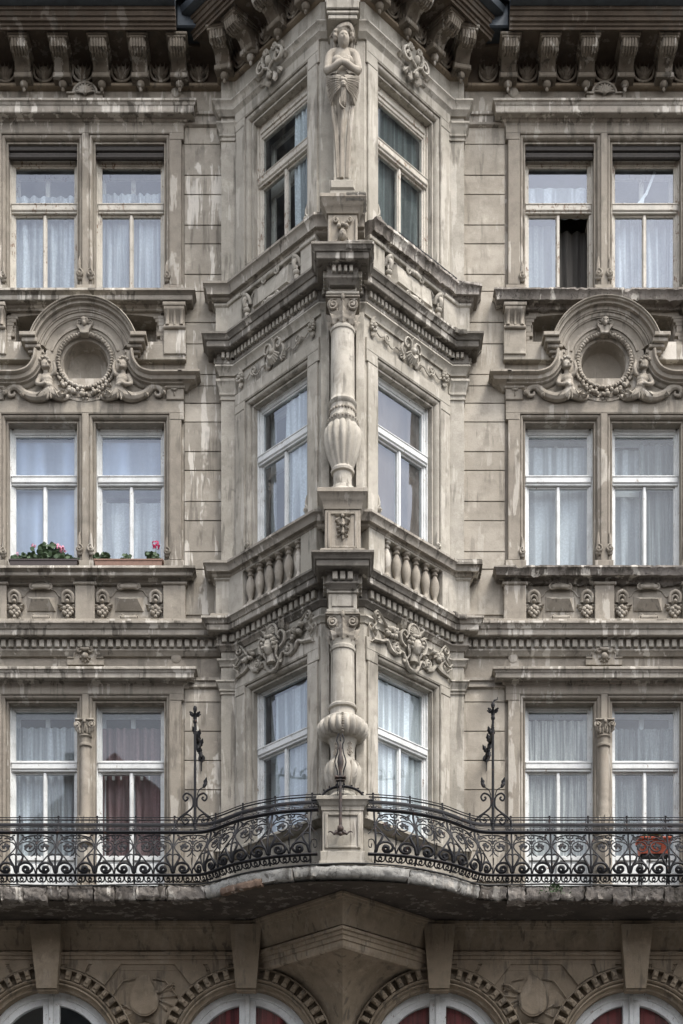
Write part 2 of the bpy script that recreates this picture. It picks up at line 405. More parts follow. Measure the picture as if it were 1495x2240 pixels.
        bmesh.ops.recalc_face_normals(bm, faces=bm.faces); bm.to_mesh(me); bm.free()
        me.shade_smooth(); me.set_sharp_from_angle(angle=R(sharp))
        mats = mat if isinstance(mat, (list, tuple)) else [mat]
        for x in mats: me.materials.append(MATS[x])
        o = bpy.data.objects.new(name, me); COL.objects.link(o); o.location = o0
        if parent is not None:
            o.parent = parent; o.location = o0-wloc(parent)
        if remesh:
            rm = o.modifiers.new('r', 'REMESH'); rm.mode = 'VOXEL'; rm.voxel_size = remesh; rm.use_smooth_shade = True
            if smooth_it: sm = o.modifiers.new('s', 'SMOOTH'); sm.factor = .5; sm.iterations = smooth_it
        return o
def wloc(o):
    l = Vector(o.location)
    while o.parent: o = o.parent; l = l+Vector(o.location)
    return l
def copy_obj(o, parent, delta):
    c = o.copy(); COL.objects.link(c); c.parent = parent; c.location = Vector(o.location)+Vector(delta) if delta is not None else o.location
    for ch in o.children: copy_obj(ch, c, None)
    return c
def spiral(ca, cz, r0, r1, a0, turns, n=28, d=0, dd=0):
    return [(ca+(r0+(r1-r0)*t)*math.cos(a0+turns*2*PI*t), d+dd*t, cz+(r0+(r1-r0)*t)*math.sin(a0+turns*2*PI*t)) for t in [i/n for i in range(n+1)]]
def bez(pts, n=24, d=None):
    """Catmull-Rom through the points"""
    P = [Vector(p) for p in pts]; out = []; seg = len(P)-1; k = max(2, n//seg)
    for i in range(seg):
        p0, p1, p2, p3 = P[max(i-1, 0)], P[i], P[i+1], P[min(i+2, seg)]
        for j in range(k):
            t = j/k; out.append(tuple(.5*((2*p1)+(p2-p0)*t+(2*p0-5*p1+4*p2-p3)*t*t+(-p0+3*p1-3*p2+p3)*t**3)))
    out.append(tuple(P[-1])); return out
def rough(mb_pts, amp, sc, seed=0):
    return [tuple(Vector(p)+noise.noise_vector(Vector(p)*sc+Vector((seed, seed, seed)))*amp) for p in mb_pts]
def rough_bar(mb, path, prof, amp, sc=6, step=.04, z=0, chunk=0, seed=0):
    """a weathered ledge: dense sweep whose points are pushed about"""
    dense = []
    for i in range(len(path)-1):
        L = math.dist(path[i], path[i+1]); k = max(1, int(L/step))
        dense += [tuple(path[i][q]+(path[i+1][q]-path[i][q])*j/k for q in range(2)) for j in range(k)]
    dense.append(path[-1])
    pr = []
    m = len(prof)
    for i in range(m):
        p, q = prof[i], prof[(i+1) % m]; k = max(1, int(math.dist(p, q)/step))
        pr += [tuple(p[w]+(q[w]-p[w])*j/k for w in range(2)) for j in range(k)]
    t = MB(mb.T); t.sweep(dense, pr, z=z); base = len(mb.v)
    vs = []
    for p in t.v:
        v = Vector(p); n1 = noise.noise_vector(v*sc+Vector((seed, 3, 7))); n2 = noise.noise_vector(v*sc*3.3)
        n3 = noise.noise_vector(v*sc*7); w = v+n1*amp*.35+n2*amp*.6+n3*amp*.4
        if chunk:
            c = noise.noise(v*2.2+Vector((seed*3, 0, 0)))
            c2 = noise.noise(v*9+Vector((seed, 5, 0)))
            if c > .05 and c2 > .1: w.z -= (c2-.1)*chunk; w.y += (c2-.1)*chunk
        vs.append(tuple(w))
    mb.v += vs; mb.f += [[base+i for i in f] for f in t.f]
# ================================================================== THE BUILDING
B = tag(empty('apartment_building', (0, 0, 0)), 'weathered beige stucco apartment building with triangular corner oriel and carved window surrounds', 'building')
ZB, ZT = 8.715, 22.2
HEAD = {3: 20.27, 2: 16.10, 1: 11.92}       # top of the architraves
INH = {3: 20.17, 2: 16.00, 1: 11.83}        # top of the openings
SILL = {3: 17.83, 2: 13.73, 1: 8.72}
TRAN = {3: (19.24, 19.39), 2: (15.15, 15.30), 1: (10.85, 11.00)}
GTOP = {3: 19.93, 2: 15.88, 1: 11.74}
WP = {3: 'aged_paint', 2: 'white_paint', 1: 'white_paint'}
LI, LO = .136, 1.165                          # a light: inner and outer edge from the bay's centre line
AW = .095
xl = lambda a: CXL+a
xr = lambda a: CXR-a
def bay_x(m, a): return (CXL+a) if m > 0 else (CXR-a)

# ---- main wall sheets with their openings, and the courses of the rusticated strips
def main_wall(m):
    w = MB(TW); holes = []
    for f in (3, 2, 1):
        for s in (-1, 1):
            h0, h1 = sorted((bay_x(m, s*(LI-AW)), bay_x(m, s*(LO+AW))))
            holes.append((h0, h1, SILL[f]-.05 if f > 1 else ZB-.3, HEAD[f]))
    n0, n1 = sorted((bay_x(m, -1.05), bay_x(m, 1.05)))
    holes.append((n0, n1, 17.16, 17.60))
    c0, c1 = sorted((bay_x(m, -.36), bay_x(m, .36))); holes.append((c0, c1, 16.48, 17.16))
    a0, a1 = (-7.6, -1.7) if m > 0 else (1.7, 7.6)
    w.wall(a0, a1, 8.2, ZT+.6, holes, d=-.02, deep=.45)
    o = w.build('wall', 'plaster_bay', B)
    # courses
    k = MB(TW)
    ys = {0: [(2, 1245, 1207), (2, 1207, 1139), (2, 1139, 1097), (2, 1097, 1029), (2, 1029, 988), (2, 988, 923), (2, 923, 882), (2, 882, 844), (2, 844, 819), (2, 819, 752), (2, 752, 705), (2, 705, 637),
               (3, 637, 600), (3, 600, 533), (3, 533, 492), (3, 492, 425), (3, 425, 383), (3, 383, 315), (3, 315, 277),
               (1, 1930, 1862), (1, 1862, 1795), (1, 1795, 1728), (1, 1728, 1664), (1, 1664, 1600), (1, 1600, 1536), (1, 1536, 1497)]}
    for (x0, x1) in (((-2.36, -1.80), (-7.6, -5.31)) if m > 0 else ((1.80, 2.42), (5.37, 7.6))):
        for (_, y0, y1) in ys[0]: k.box(x0, x1, -.05, random.uniform(-.001, .002), wz(y0)+.006, wz(y1)-.006, .004)
        k.box(x0, x1, -.05, .0, wz(1345), wz(1245)-.012, .004)
    k.build('rusticated_wall', 'plaster_wall' if m > 0 else 'plaster_clean', B)
main_wall(1); main_wall(-1)
s = MB(TW); s.wall(-7.6, 7.6, ZT+.6, ZT+.62, [], d=-.02); 

# ---- rooms behind the windows, one per storey: floors, ceilings and back wall
r = MB(TW)
for z in (8.5, 12.45, 16.55, 20.75, 22.6): r.box(-7.6, 7.6, -4.2, -.47, z, z+.2, 0)
for x in (-7.6, -1.9, 1.9, 7.5): r.box(x-.1, x+.1, -4.2, -.47, 4.3, 22.6, 0)
r.box(-7.6, 7.6, -4.3, -4.2, 4.3, 22.8, 0)
for z in (12.45, 16.55, 20.75):
    r.add([(-1.7, -.47, z), (-1.5, .0, z), (-.25, 1.25, z), (.25, 1.25, z), (1.5, 0, z), (1.7, -.47, z)]+[(-1.7, -.47, z+.1), (-1.5, .0, z+.1), (-.25, 1.25, z+.1), (.25, 1.25, z+.1), (1.5, 0, z+.1), (1.7, -.47, z+.1)], [(0, 1, 2, 3, 4, 5), (6, 7, 8, 9, 10, 11)])
r.box(-7.6, 7.6, -4.2, -.5, 4.2, 4.4, 0)
r.build('interior_wall', 'room_wall', B)

# ---- generic window: outer frame > transom, sashes, pane
def window(T, a0, a1, f, name='window', wood=None, d=-.22, gl='glass_clear', glx=None, opened=None, label=None, bottom=None, topz=None):
    wood = wood or WP[f]; z0 = bottom if bottom is not None else SILL[f]+.0; z1 = topz or INH[f]; t0, t1 = TRAN[f]; gt = GTOP[f]
    st = .052; am = (a0+a1)/2
    w = MB(T)
    w.box(a0-.02, a0+st, d-.06, d+.03, z0, z1); w.box(a1-st, a1+.02, d-.06, d+.03, z0, z1)
    w.box(a0+st, a1-st, d-.06, d+.03, gt+.05, z1); w.box(a0+st, a1-st, d+.03, d+.05, gt+.10, gt+.14, .01)
    w.box(a0+st, a1-st, d-.06, d+.04, z0, z0+.05)
    w.box(a0-.02, a0+.018, d+.03, d+.06, z0, z1); w.box(a1-.018, a1+.02, d+.03, d+.06, z0, z1)
    o = w.build(name, wood, B)
    if label: o['label'] = label
    t = MB(T); t.box(a0+.015, a1-.015, d+.0, d+.075, t0+.03, t1-.02, .012); t.box(a0+.02, a1-.02, d-.05, d+.055, t0, t1); t.box(a0+.015, a1-.015, d+.03, d+.085, t1-.035, t1-.012, .008)
    t.build('transom', wood, o)
    def sash(x0, x1, y0, y1, w_=.048, panel=None):
        q = MB(T); D0, D1 = d-.045, d+.012
        q.box(x0, x0+w_, D0, D1, y0, y1); q.box(x1-w_, x1, D0, D1, y0, y1); q.box(x0+w_, x1-w_, D0, D1, y1-w_*.8, y1); q.box(x0+w_, x1-w_, D0, D1, y0, y0+w_)
        if panel:
            q.box(x0+w_, x1-w_, D0, D1, panel-.07, panel); q.box(x0+w_, x1-w_, D0, D1-.03, y0+w_, panel-.07)
            q.box(x0+w_+.04, x1-w_-.04, D0, D1-.012, y0+w_+.05, panel-.12, .012)
        return q.build('sash', wood, o)
    e = .012
    sash(a0+st-e, a1-st+e, t1-.002, gt+.052, .034)
    pan = 9.60 if f == 1 and bottom is None else None
    b0 = z0+.05
    sash(a0+st-e, am+.004, b0, t0+.002, .036, pan)
    if opened is None: sash(am-.004, a1-st+e, b0, t0+.002, .036, pan)
    else:      # casement swung into the room
        Tq = T; q = MB(lambda a, dd, z: T(a1-st-(dd-d)*1.0, d-.05-(a-a1+st)*-1.0*0.9, z))
        q.box(am, am+.04, d-.04, d+.01, b0, t0-.01); q.box(a1-st-.04, a1-st, d-.04, d+.01, b0, t0-.01); q.box(am+.04, a1-st-.04, d-.04, d+.01, t0-.05, t0-.01); q.box(am+.04, a1-st-.04, d-.04, d+.01, b0, b0+.05)
        q.build('sash', wood, o)
    q = MB(T); di = d-.20
    for (x0, x1) in ((a0+.01, a0+st+.045), (a1-st-.045, a1-.01), (am-.035, am+.035)): q.box(x0, x1, di-.04, di, b0, gt+.05)
    for (y0_, y1_) in ((t0-.03, t1+.02), (gt+.02, gt+.10)): q.box(a0+.01, a1-.01, di-.04, di+.005, y0_, y1_)
    if opened is None: q.build_one('inner_sash', wood, o)
    m = MB(T); m.box(am-.022, am+.022, d+.010, d+.034, b0, t0-.005, .008); m.build('mullion', wood, o)
    p = MB(T); y0 = pan or b0+.03
    p.box(a0+st, a1-st, d-.012, d-.008, t1, gt+.02, 0); p.build('pane', gl, o)
    p = MB(T); p.box(a0+st, am, d-.012, d-.008, y0, t0, 0)
    if opened is None: p.box(am, a1-st, d-.012, d-.008, y0, t0, 0)
    p.build('pane', glx or gl, o)
    return o

def curtain(T, a0, a1, z0, z1, d, mat, label, cat='curtain', folds=9, amp=.03, name='curtain', group=None):
    m = MB(T); n = folds*6; P = []; F = []; rr = random.random()*9
    for i in range(n+1):
        t = i/n; a = a0+(a1-a0)*t
        for j in range(5):
            z = z0+(z1-z0)*j/4
            dd = d+amp*math.sin(t*folds*2*PI+rr+.5*math.sin(j+rr))*(1.2-.15*j)+amp*.5*math.sin(t*folds*4.7+j)
            P.append((a, dd, z))
    for i in range(n):
        for j in range(4): F.append((i*5+j, (i+1)*5+j, (i+1)*5+j+1, i*5+j+1))
    m.add(P, F); m.add([(p[0], p[1]-.003, p[2]) for p in P], [f[::-1] for f in F])
    return tag(m.build(name, mat, sharp=60), label, cat, group)

# ---- architrave round an opening, with little volutes at its feet
def architrave(T, a0, a1, z0, zt, mb, deep=-.28, front=.06, w=AW):
    """a0,a1,zt: outer edge"""
    k = w/.095
    prof = [(.0, front-.004), (-.008*k, front-.004), (-.010*k, front-.032), (-.022*k, front-.034), (-.024*k, front-.020), (-.036*k, front-.024), (-.052*k, front-.045), (-.060*k, front-.075), (-.063*k, front-.10), (-.078*k, front-.10), (-.080*k, front-.085), (-w, front-.09), (-w, deep), (.02, deep), (.02, front-.03), (0, front-.03)]
    mb.sweep([(a0, z0), (a0, zt), (a1, zt), (a1, z0)], prof, 'face')
def foot_volute(mb, a, z, s=1, d=.03, k=1):
    mb.tube(spiral(a, z, .040*k, .008, PI/2, -1.3*s, 18, d+.02), .013*k, 6, 1.6)
    mb.ell((a, d+.02, z), (.018*k, .035, .018*k)); mb.ell((a, d, z-.035*k), (.03*k, .03, .028*k)); mb.tube([(a, d, z), (a, d+.01, z+.10*k), (a+.005*s, d, z+.18*k)], [.022*k, .018*k, .006], 6)

# ---- profiles
def P_hood(top, h, o, bed=.06, b=.06):      # corona with sloped top, bed mould; o measured from the surround's face
    return [(-.04, top+.03), (o*.5, top+.015), (o-.01, top), (o, top-.012), (o, top-.04), (o-.02, top-.05), (o-.035, top-.08), (o-.045, top-.085), (o-.045, top-h+.01), (o-.055, top-h), (o-.10 if o > .18 else o*.5, top-h+.012), (.055, top-h+.005), (.05, top-h-bed*.4), (.02, top-h-bed*.6), (.012, top-h-bed), (-.04, top-h-bed)]
def ends(w, d=.0): return [(-w, d-.14), (-w, d), (w, d), (w, d-.14)]

def bay(m):
    T = TB(m); side = 'left' if m > 0 else 'right'
    for f in (3, 2, 1):
        sur = MB(T); z0 = SILL[f]; hd = HEAD[f]
        lt = {3: 20.405, 2: 16.285, 1: 12.06}[f]
        for s in (-1, 1):
            e = s*(LO+AW-.002); zz = z0 if f > 1 else ZB
            sur.box(e, s*1.43, -.04, .06, zz+.18, hd-.10, .008)
            sur.box(e, s*1.465, -.04, .063, hd-.10, hd+.001, .006)       # ear
            sur.box(s*(LO-.005), s*1.47, -.26, .066, zz-.02, zz+.18, .01)  # foot block
            ar = MB(T); a = sorted((s*(LI-AW), s*(LO+AW)))
            architrave(T, a[0], a[1], zz+.16, hd, ar)
            foot_volute(ar, s*(LO+AW*.5), zz+.30, s, .045, 1.35); foot_volute(ar, s*(LI-AW*.5), zz+.34, -s, .05, 1.45)
            ar.build('architrave', 'plaster_bay', B)
        sur.box(-(LI-AW)+.001, LI-AW-.001, -.28, .058, zz+.16, hd, .004)
        sur.box(-LI-.005, LI+.005, -.28, .066, zz-.02, zz+.18, .01)
        sur.box(-1.465, 1.465, -.04, .06, hd, lt, .006)
        sur.build('window_surround', 'plaster_bay', B)
    # hoods over storeys 3 and 1
    h = MB(T); h.sweep(ends(1.465, .05), P_hood(20.625, .185, .21)); 
    h.build('hood_cornice', 'ledge', B)
    h = MB(T); h.sweep(ends(1.465, .05), P_hood(12.235, .155, .21, .045)); h.build('hood_cornice', 'ledge', B)
    # string bands level with the hoods, between surround and oriel
    h = MB(T)
    for (t, bt) in ((20.60, 20.40), (12.17, 12.02)):
        for (q0, q1) in ((1.44, 2.10), (-3.74, -1.44)):
            h.sweep([(q0, 0), (q1, 0)], [(-.03, t), (.06, t-.01), (.06, t-.05), (.03, t-.06), (.03, bt+.05), (.045, bt+.04), (.045, bt+.01), (.01, bt-.01), (-.03, bt-.01)])
    h.build('string_course', 'ledge', B)
    # window sills
    for f in (3, 2):
        h = MB(T); top = SILL[f]; th = .15 if f == 3 else .125
        if m > 0: h.sweep(ends(1.455, .05), P_hood(top, th, .20, .06))
        else:
            pr = [(-.04, top+.03), (.195, top-.0), (.205, top-.03), (.18, top-.05), (.165, top-.1), (.155, top-th), (.05, top-th+.01), (.02, top-th-.05), (-.04, top-th-.05)]
            rough_bar(h, ends(1.455, .05), pr, .014, 9, .03, chunk=.06, seed=f)
        h.build('window_sill', 'ledge' if m > 0 else 'broken', B, 50)
    # ---- parapet zone of storey 2: piers and carved panels
    pz = MB(T); zt, zb = 13.56, 12.96
    for (c, hw) in ((0, .145), (-1.33, .165), (1.33, .165)):
        pz.box(c-hw, c+hw, -.03, .10, zb, zt, .008); pz.box(c-hw-.025, c+hw+.025, -.03, .125, zt-.045, zt, .01); pz.box(c-hw-.02, c+hw+.02, -.03, .12, zb-.02, zb+.05, .01)
    pz.box(-1.5, 1.5, -.03, .085, zb-.06, zb+.02, .01)
    pz.build('parapet_pier', 'plaster_bay', B)
    for c in (-.655, .655): carved_panel(T, c, zb+.02, zt-.02)
    # ---- ornaments on the friezes
    shell_ornament(T, 0, 20.80, .06); scroll_ornament(T, 0, 12.39, .03)
    for s in (-1, 1):
        for z, dd in ((20.80, .02), (12.38, .0)):
            q = MB(T); q.disc([(0, dd+.03), (.05, dd+.03), (.075, dd+.018), (.082, dd-.01)], s*1.35, z+.09, 20); q.prism([(s*1.35-.15, z-.03), (s*1.35+.15, z-.03), (s*1.35+.11, z+.06), (s*1.35, z+.1), (s*1.35-.11, z+.06)], dd-.03, dd+.012)
            q.build('rosette', 'plaster_bay', B)
    # ---- under the storey 3 sill: niche, consoles, imposts
    nb = MB(T); nb.box(-1.12, 1.12, -.45, -.30, 17.1, 17.7, 0); nb.build('niche_wall', 'plaster_bay', B)
    for s in (-1, 1):
        console(T, s*1.335, 17.62)
        q = MB(T)
        q.box(s*1.17, s*1.50, -.03, .10, 16.95, 17.32, .01)
        q.box(s*.62, s*1.50, -.04, .075, 16.88, 17.11, .008); q.box(s*.66, s*1.50, -.04, .055, 17.11, 17.165, .008)
        q.build('console_block', 'plaster_wall', B)
        q = MB(T)      # impost and little baluster at the niche's ends
        for (w_, z0_, z1_) in ((.16, 17.52, 17.57), (.13, 17.47, 17.52), (.10, 17.42, 17.47), (.085, 17.32, 17.42), (.11, 17.26, 17.32), (.06, 17.2, 17.26), (.10, 17.15, 17.2)):
            q.box(s*(1.17-w_), s*1.175, -.2, .03, z0_, z1_, .006)
        q.build('niche_impost', 'plaster_bay', B)
        # segmental head of the niche
        q = MB(T); P = []; n = 12
        for i in range(n+1):
            a = .05+(1.12-.05)*i/n; P.append((s*a, 17.62-.0-(a/1.1)**2*.07))
        poly = P+[(s*1.12, 17.72), (s*.05, 17.72)]
        q.prism(poly, -.3, .012); q.build('niche_arch', 'plaster_bay', B)
    pediment(T, m)

def carved_panel(T, c, z0, z1, parent=None, ob=True):
    g = MB(T); zm = (z0+z1)/2; hw, hh = .46, .30
    g.box(c-.51, c+.51, -.03, .006, z0-.01, z1+.01, 0)
    # raised strapwork ground
    poly = [(-.46, -.2), (-.30, -.2), (-.25, -.28), (.25, -.28), (.30, -.2), (.46, -.2), (.46, .18), (.34, .18), (.28, .12), (.20, .2), (.1, .28), (-.1, .28), (-.20, .2), (-.28, .12), (-.34, .18), (-.46, .18)]
    g.prism([(c+a, zm+z) for a, z in poly], -.02, .028)
    for s in (-1, 1):
        g.tube(bez([(c+s*.12, .035, zm+.22), (c+s*.2, .035, zm+.2), (c+s*.28, .035, zm+.11), (c+s*.35, .035, zm+.17), (c+s*.46, .035, zm+.175)], 16), .011, 5)
        g.tube(bez([(c+s*.46, .035, zm-.2), (c+s*.33, .035, zm-.2), (c+s*.27, .035, zm-.26), (c+s*.16, .035, zm-.28)], 12), .011, 5)
    # pointed jewel block
    a0, a1, b0, b1 = c-.20, c+.20, zm-.095, zm+.10
    g.box(a0-.01, a1+.01, 0, .05, b0-.01, b1+.01, .008)
    g.add([(a0, .05, b0), (a1, .05, b0), (a1, .05, b1), (a0, .05, b1), (a0+.07, .135, zm+.035), (a1-.07, .135, zm+.035)], [(0, 1, 5, 4), (1, 2, 5), (2, 3, 4, 5), (3, 0, 4)])
    # scrolls top and bottom
    g.lathe([(0.001, 0), (.035, 0), (.03, .01)], 0, 0, 3) if False else None
    for (zz, w, dz) in ((zm+.235, .13, -1), (zm-.225, .12, 1)):
        g.tube([(c-w, .075, zz), (c-w*.9, .075, zz), (c-w*.5, .085, zz), (c+w*.5, .085, zz), (c+w*.9, .075, zz), (c+w, .075, zz)], [.03, .042, .034, .034, .042, .03], 10)
        for s in (-1, 1):
            g.tube(spiral(c+s*w*.95, zz, .048, .01, PI/2, s*dz*1.4, 20, .09), .012, 6)
            g.tube(bez([(c+s*w, .07, zz+dz*.03), (c+s*.1, .07, zz-dz*.03), (c, .08, zz-dz*.045)], 8), .018, 6)
    o = g.build('carved_panel', 'carved', parent or B, 40)
    for s in (-1, 1):       # a hooded volute over a bunch of fruit
        q = MB(T); a = c+s*.395
        q.tube(bez([(a-.075, .05, zm+.02), (a-.07, .08, zm+.12), (a, .10, zm+.165), (a+.07, .08, zm+.12), (a+.075, .05, zm+.02)], 16), .028, 8)
        q.tube(bez([(a-.045, .05, zm+.02), (a-.04, .08, zm+.08), (a, .09, zm+.11), (a+.04, .08, zm+.08), (a+.045, .05, zm+.02)], 12), .016, 8)
        q.ell((a, .09, zm+.02), (.032, .04, .032))
        for i in range(7):
            an = PI*(1.0+i/6); q.leaf(a+.05*math.cos(an)*.6, .04, zm-.03+.0, an, .12, .07, .35, 2, .02)
        for (x, z, r) in ((-.045, -.08, .038), (.04, -.09, .04), (0, -.06, .042), (-.03, -.15, .033), (.035, -.16, .032), (0, -.125, .036), (-.06, -.13, .03), (.065, -.13, .028), (0, -.2, .03)):
            q.ell((a+x, .065, zm+z), (r, r*1.2, r), 9, 6, 0, .2)
        q.build('fruit_scroll', 'carved', o, 50)
    return o

def shell_ornament(T, c, z, d):
    g = MB(T); g.prism([(c-.26, z-.03), (c+.26, z-.03), (c+.26, z+.04), (c+.19, z+.04)]+[(c+.19*math.cos(t), z+.05+.17*math.sin(t)) for t in [PI*i/14 for i in range(15)]]+[(c-.19, z+.04), (c-.26, z+.04)], d-.06, d)
    g.box(c-.28, c-.16, d-.05, d+.03, z+.035, z+.06, .006); g.box(c+.16, c+.28, d-.05, d+.03, z+.035, z+.06, .006)
    g.tube([(c+.175*math.cos(t), d+.015, z+.05+.155*math.sin(t)) for t in [PI*i/18 for i in range(19)]], .016, 6)
    for i in range(9):
        t = PI*(.06+.88*i/8); g.tube([(c+.03*math.cos(t), d+.04, z+.03), (c+.09*math.cos(t), d+.05, z+.03+.09*math.sin(t)), (c+.145*math.cos(t), d+.02, z+.04+.135*math.sin(t))], [.01, .018, .014], 6)
    g.ell((c, d+.04, z+.03), (.03, .04, .03)); g.build('shell_ornament', 'carved', B, 50)
def scroll_ornament(T, c, z, d):
    g = MB(T); g.prism([(c-.27, z-.03), (c+.27, z-.03), (c+.27, z+.07), (c+.17, z+.07), (c+.15, z+.16), (c+.10, z+.22), (c-.10, z+.22), (c-.15, z+.16), (c-.17, z+.07), (c-.27, z+.07)], d-.05, d+.01)
    for s in (-1, 1):
        g.tube([(c+s*.27, d+.02, z+.07), (c+s*.17, d+.02, z+.07), (c+s*.17, d+.02, z+.12), (c+s*.13, d+.02, z+.19), (c+s*.09, d+.02, z+.225)], .012, 6)
        g.tube(spiral(c+s*.08, z+.175, .045, .01, PI/2, -s*1.4, 22, d+.05), .013, 6)
    g.tube([(c-.06, d+.05, z+.19), (c, d+.06, z+.175), (c+.06, d+.05, z+.19)], .028, 8)
    g.ell((c, d+.04, z+.09), (.05, .045, .05), 12, 8, 0, .1)
    for i in range(5): g.leaf(c, d+.02, z+.08, PI*(1.1+.8*i/4), .09, .05, .2, 2, .015)
    g.build('scroll_ornament', 'carved', B, 50)
def console(T, c, zt):
    g = MB(T); hw = .15
    prof = [(.0, zt), (.17, zt), (.18, zt-.03), (.165, zt-.06), (.12, zt-.10), (.09, zt-.16), (.095, zt-.22), (.12, zt-.25), (.125, zt-.28), (.10, zt-.31), (.06, zt-.32), (0, zt-.32)]
    P = [(c-hw, d, z) for d, z in prof]+[(c+hw, d, z) for d, z in prof]; n = len(prof)
    g.add(P, [tuple(range(n)), tuple(range(n, 2*n))[::-1]]+[(i, (i+1) % n, n+(i+1) % n, n+i) for i in range(n)])
    for x in (-.105, .105):
        g.tube([(c+x, .16, zt-.05), (c+x, .125, zt-.10), (c+x, .105, zt-.16), (c+x, .11, zt-.22), (c+x, .13, zt-.27)], .030, 8)
    g.tube([(c, .15, zt-.05), (c, .115, zt-.10), (c, .10, zt-.18), (c, .11, zt-.25)], .022, 8)
    for x in (-.05, .05): g.tube([(c+x, .15, zt-.05), (c+x, .112, zt-.10), (c+x, .092, zt-.18), (c+x, .10, zt-.25)], .010, 6)
    g.tube([(c-hw-.01, .11, zt-.285), (c, .12, zt-.285), (c+hw+.01, .11, zt-.285)], .026, 8)
    g.box(c-hw-.02, c+hw+.02, -.02, .19, zt-.01, zt+.05, .01)
    g.build('console', 'carved', B, 50)

def pediment(T, m):
    cz = 16.86; RO = .838
    g = MB(T)
    # arch mouldings
    arc = [(RO*math.cos(t), cz+.17+(RO-.17)*math.sin(t)) for t in [PI*(1-i/40) for i in range(41)]]
    arc = [(RO*math.cos(t), cz+RO*math.sin(t)) for t in [PI*(.90-.80*i/44) for i in range(45)]]
    pr = [(0, -.05), (0, .26), (-.008, .30), (-.022, .315), (-.03, .31), (-.034, .29), (-.048, .285), (-.052, .24), (-.085, .235), (-.09, .175), (-.135, .17), (-.14, .155), (-.155, .155), (-.158, .135), (-.20, .13), (-.205, .118), (-.218, .115), (-.222, .095), (-.25, .075), (-.29, .065), (-.33, .085), (-.342, .085), (-.346, .05), (-.42, .045), (-.42, -.05)]
    g.sweep(arc, pr, 'face')
    # tympanum ring and dish
    g.disc([(.62, .03), (.60, .07), (.46, .06), (.44, .04), (.36, .03), (.335, .02), (.33, -.10), (.30, -.19), (.2, -.24), (.0, -.255)], 0, cz, 48)
    for s in (-1, 1):
        # step blocks
        for (w0, w1, za, zb_, d) in ((.70, .935, 17.085, 17.145, .31), (.68, .905, 17.02, 17.085, .27), (.64, .865, 16.97, 17.02, .22), (.60, .83, 16.92, 16.97, .17), (.56, .79, 16.87, 16.92, .13)):
            g.box(s*w0, s*w1, -.05, d, za, zb_, .008)
        # swept cornice: S curve then level, with a return at its end
        path = bez([(.735, 16.93), (.755, 16.80), (.84, 16.675), (.98, 16.62), (1.12, 16.615)], 20)+[(1.46, 16.615)]
        path = [(s*a, z) for a, z in (path[::-1] if s < 0 else path)] if False else [(s*a, z) for a, z in path]
        if s < 0: path = path[::-1]
        pr2 = [(0, -.04), (0, .24), (-.012, .265), (-.03, .265), (-.045, .245), (-.052, .21), (-.10, .195), (-.112, .15), (-.13, .145), (-.145, .10), (-.17, .085), (-.19, .06), (-.19, -.04)]
        g.sweep(path, pr2, 'face')
        # the return: same profile turned the corner
        e = [(.0, 16.615), (.265, 16.615), (.265, 16.585), (.245, 16.57), (.21, 16.56), (.195, 16.515), (.15, 16.503), (.10, 16.47), (.06, 16.425), (0, 16.425)]
        q0 = [(s*(1.458), d, z) for d, z in e]; q1 = [(s*(1.458+max(0, d-.05)*.85), d if False else min(d, .05+(d-.05)*1.0), z) for d, z in e]
        g.sweep([(s*1.40, .0), (s*1.455, .0), (s*1.455, -.06)] if s > 0 else [(s*1.455, -.06), (s*1.455, .0), (s*1.40, .0)], [(o, z) for o, z in e[1:-1]]+[(-.03, 16.425), (-.03, 16.615)])
        # end block with ear under the cornice
        g.box(s*1.21, s*1.47, -.03, .085, 16.285, 16.50, .008); g.box(s*1.19, s*1.49, -.03, .11, 16.44, 16.50, .01)
        g.leaf(s*1.33, .08, 16.42, -PI/2, .09, .06, .2, 2, .015); g.tube([(s*1.29, .10, 16.43), (s*1.33, .12, 16.41), (s*1.37, .10, 16.43)], .012, 6)
    g.box(-1.22, 1.22, -.03, .045, 16.283, 16.62, 0)
    o = g.build('pediment', 'carved' if m > 0 else 'carved', B, 40)
    # the hole through that plate is the dish: wreath, garland, keystone mask, cherubs
    w = MB(T); n = 60
    for i in range(n):
        t = 2*PI*i/n; rr = .395+.006*(i % 2); w.ell((rr*math.cos(t), .085, cz+rr*math.sin(t)), (.035, .035, .022), 7, 5, t+.5*(-1)**i, .2)
    w.tube([(.395*math.cos(t), .075, cz+.395*math.sin(t)) for t in [2*PI*i/48 for i in range(49)]], .026, 8)
    w.build('wreath', 'carved', o, 60)
    random.seed(5)
    w = MB(T)
    for i in range(46):
        t = PI*(1.13+.74*random.random()); k = 1-abs(t-1.5*PI)/(.4*PI); rr = .44+.09*random.random()*max(.15, k); s_ = .022+.02*random.random()*max(.2, k)
        w.ell((rr*math.cos(t)*1.02, .08+.05*random.random()*max(0, k), cz-.02+rr*math.sin(t)*.98), (s_, s_*1.2, s_), 8, 6, 0, .2)
    for i in range(10):
        t = PI*(1.2+.6*i/9); w.leaf(.44*math.cos(t), .05, cz-.03+.44*math.sin(t), t+.6*(-1)**i, .10, .06, .4, 2, .02)
    w.build('fruit_garland', 'carved', o, 60)
    w = MB(T)
    w.prism([(-.055, cz+.36), (.055, cz+.36), (.075, cz+.44), (.12, cz+.50), (.05, cz+.49), (0, cz+.52), (-.05, cz+.49), (-.12, cz+.50), (-.075, cz+.44)], .04, .14)
    w.ell((0, .14, cz+.55), (.065, .06, .055), 12, 8, 0, .15); w.ell((0, .16, cz+.51), (.03, .04, .035))
    for s in (-1, 1): w.tube(spiral(s*.075, cz+.545, .045, .01, -PI/2, s*1.3, 18, .12), .014, 6); w.ell((s*.03, .19, cz+.555), (.012, .012, .012))
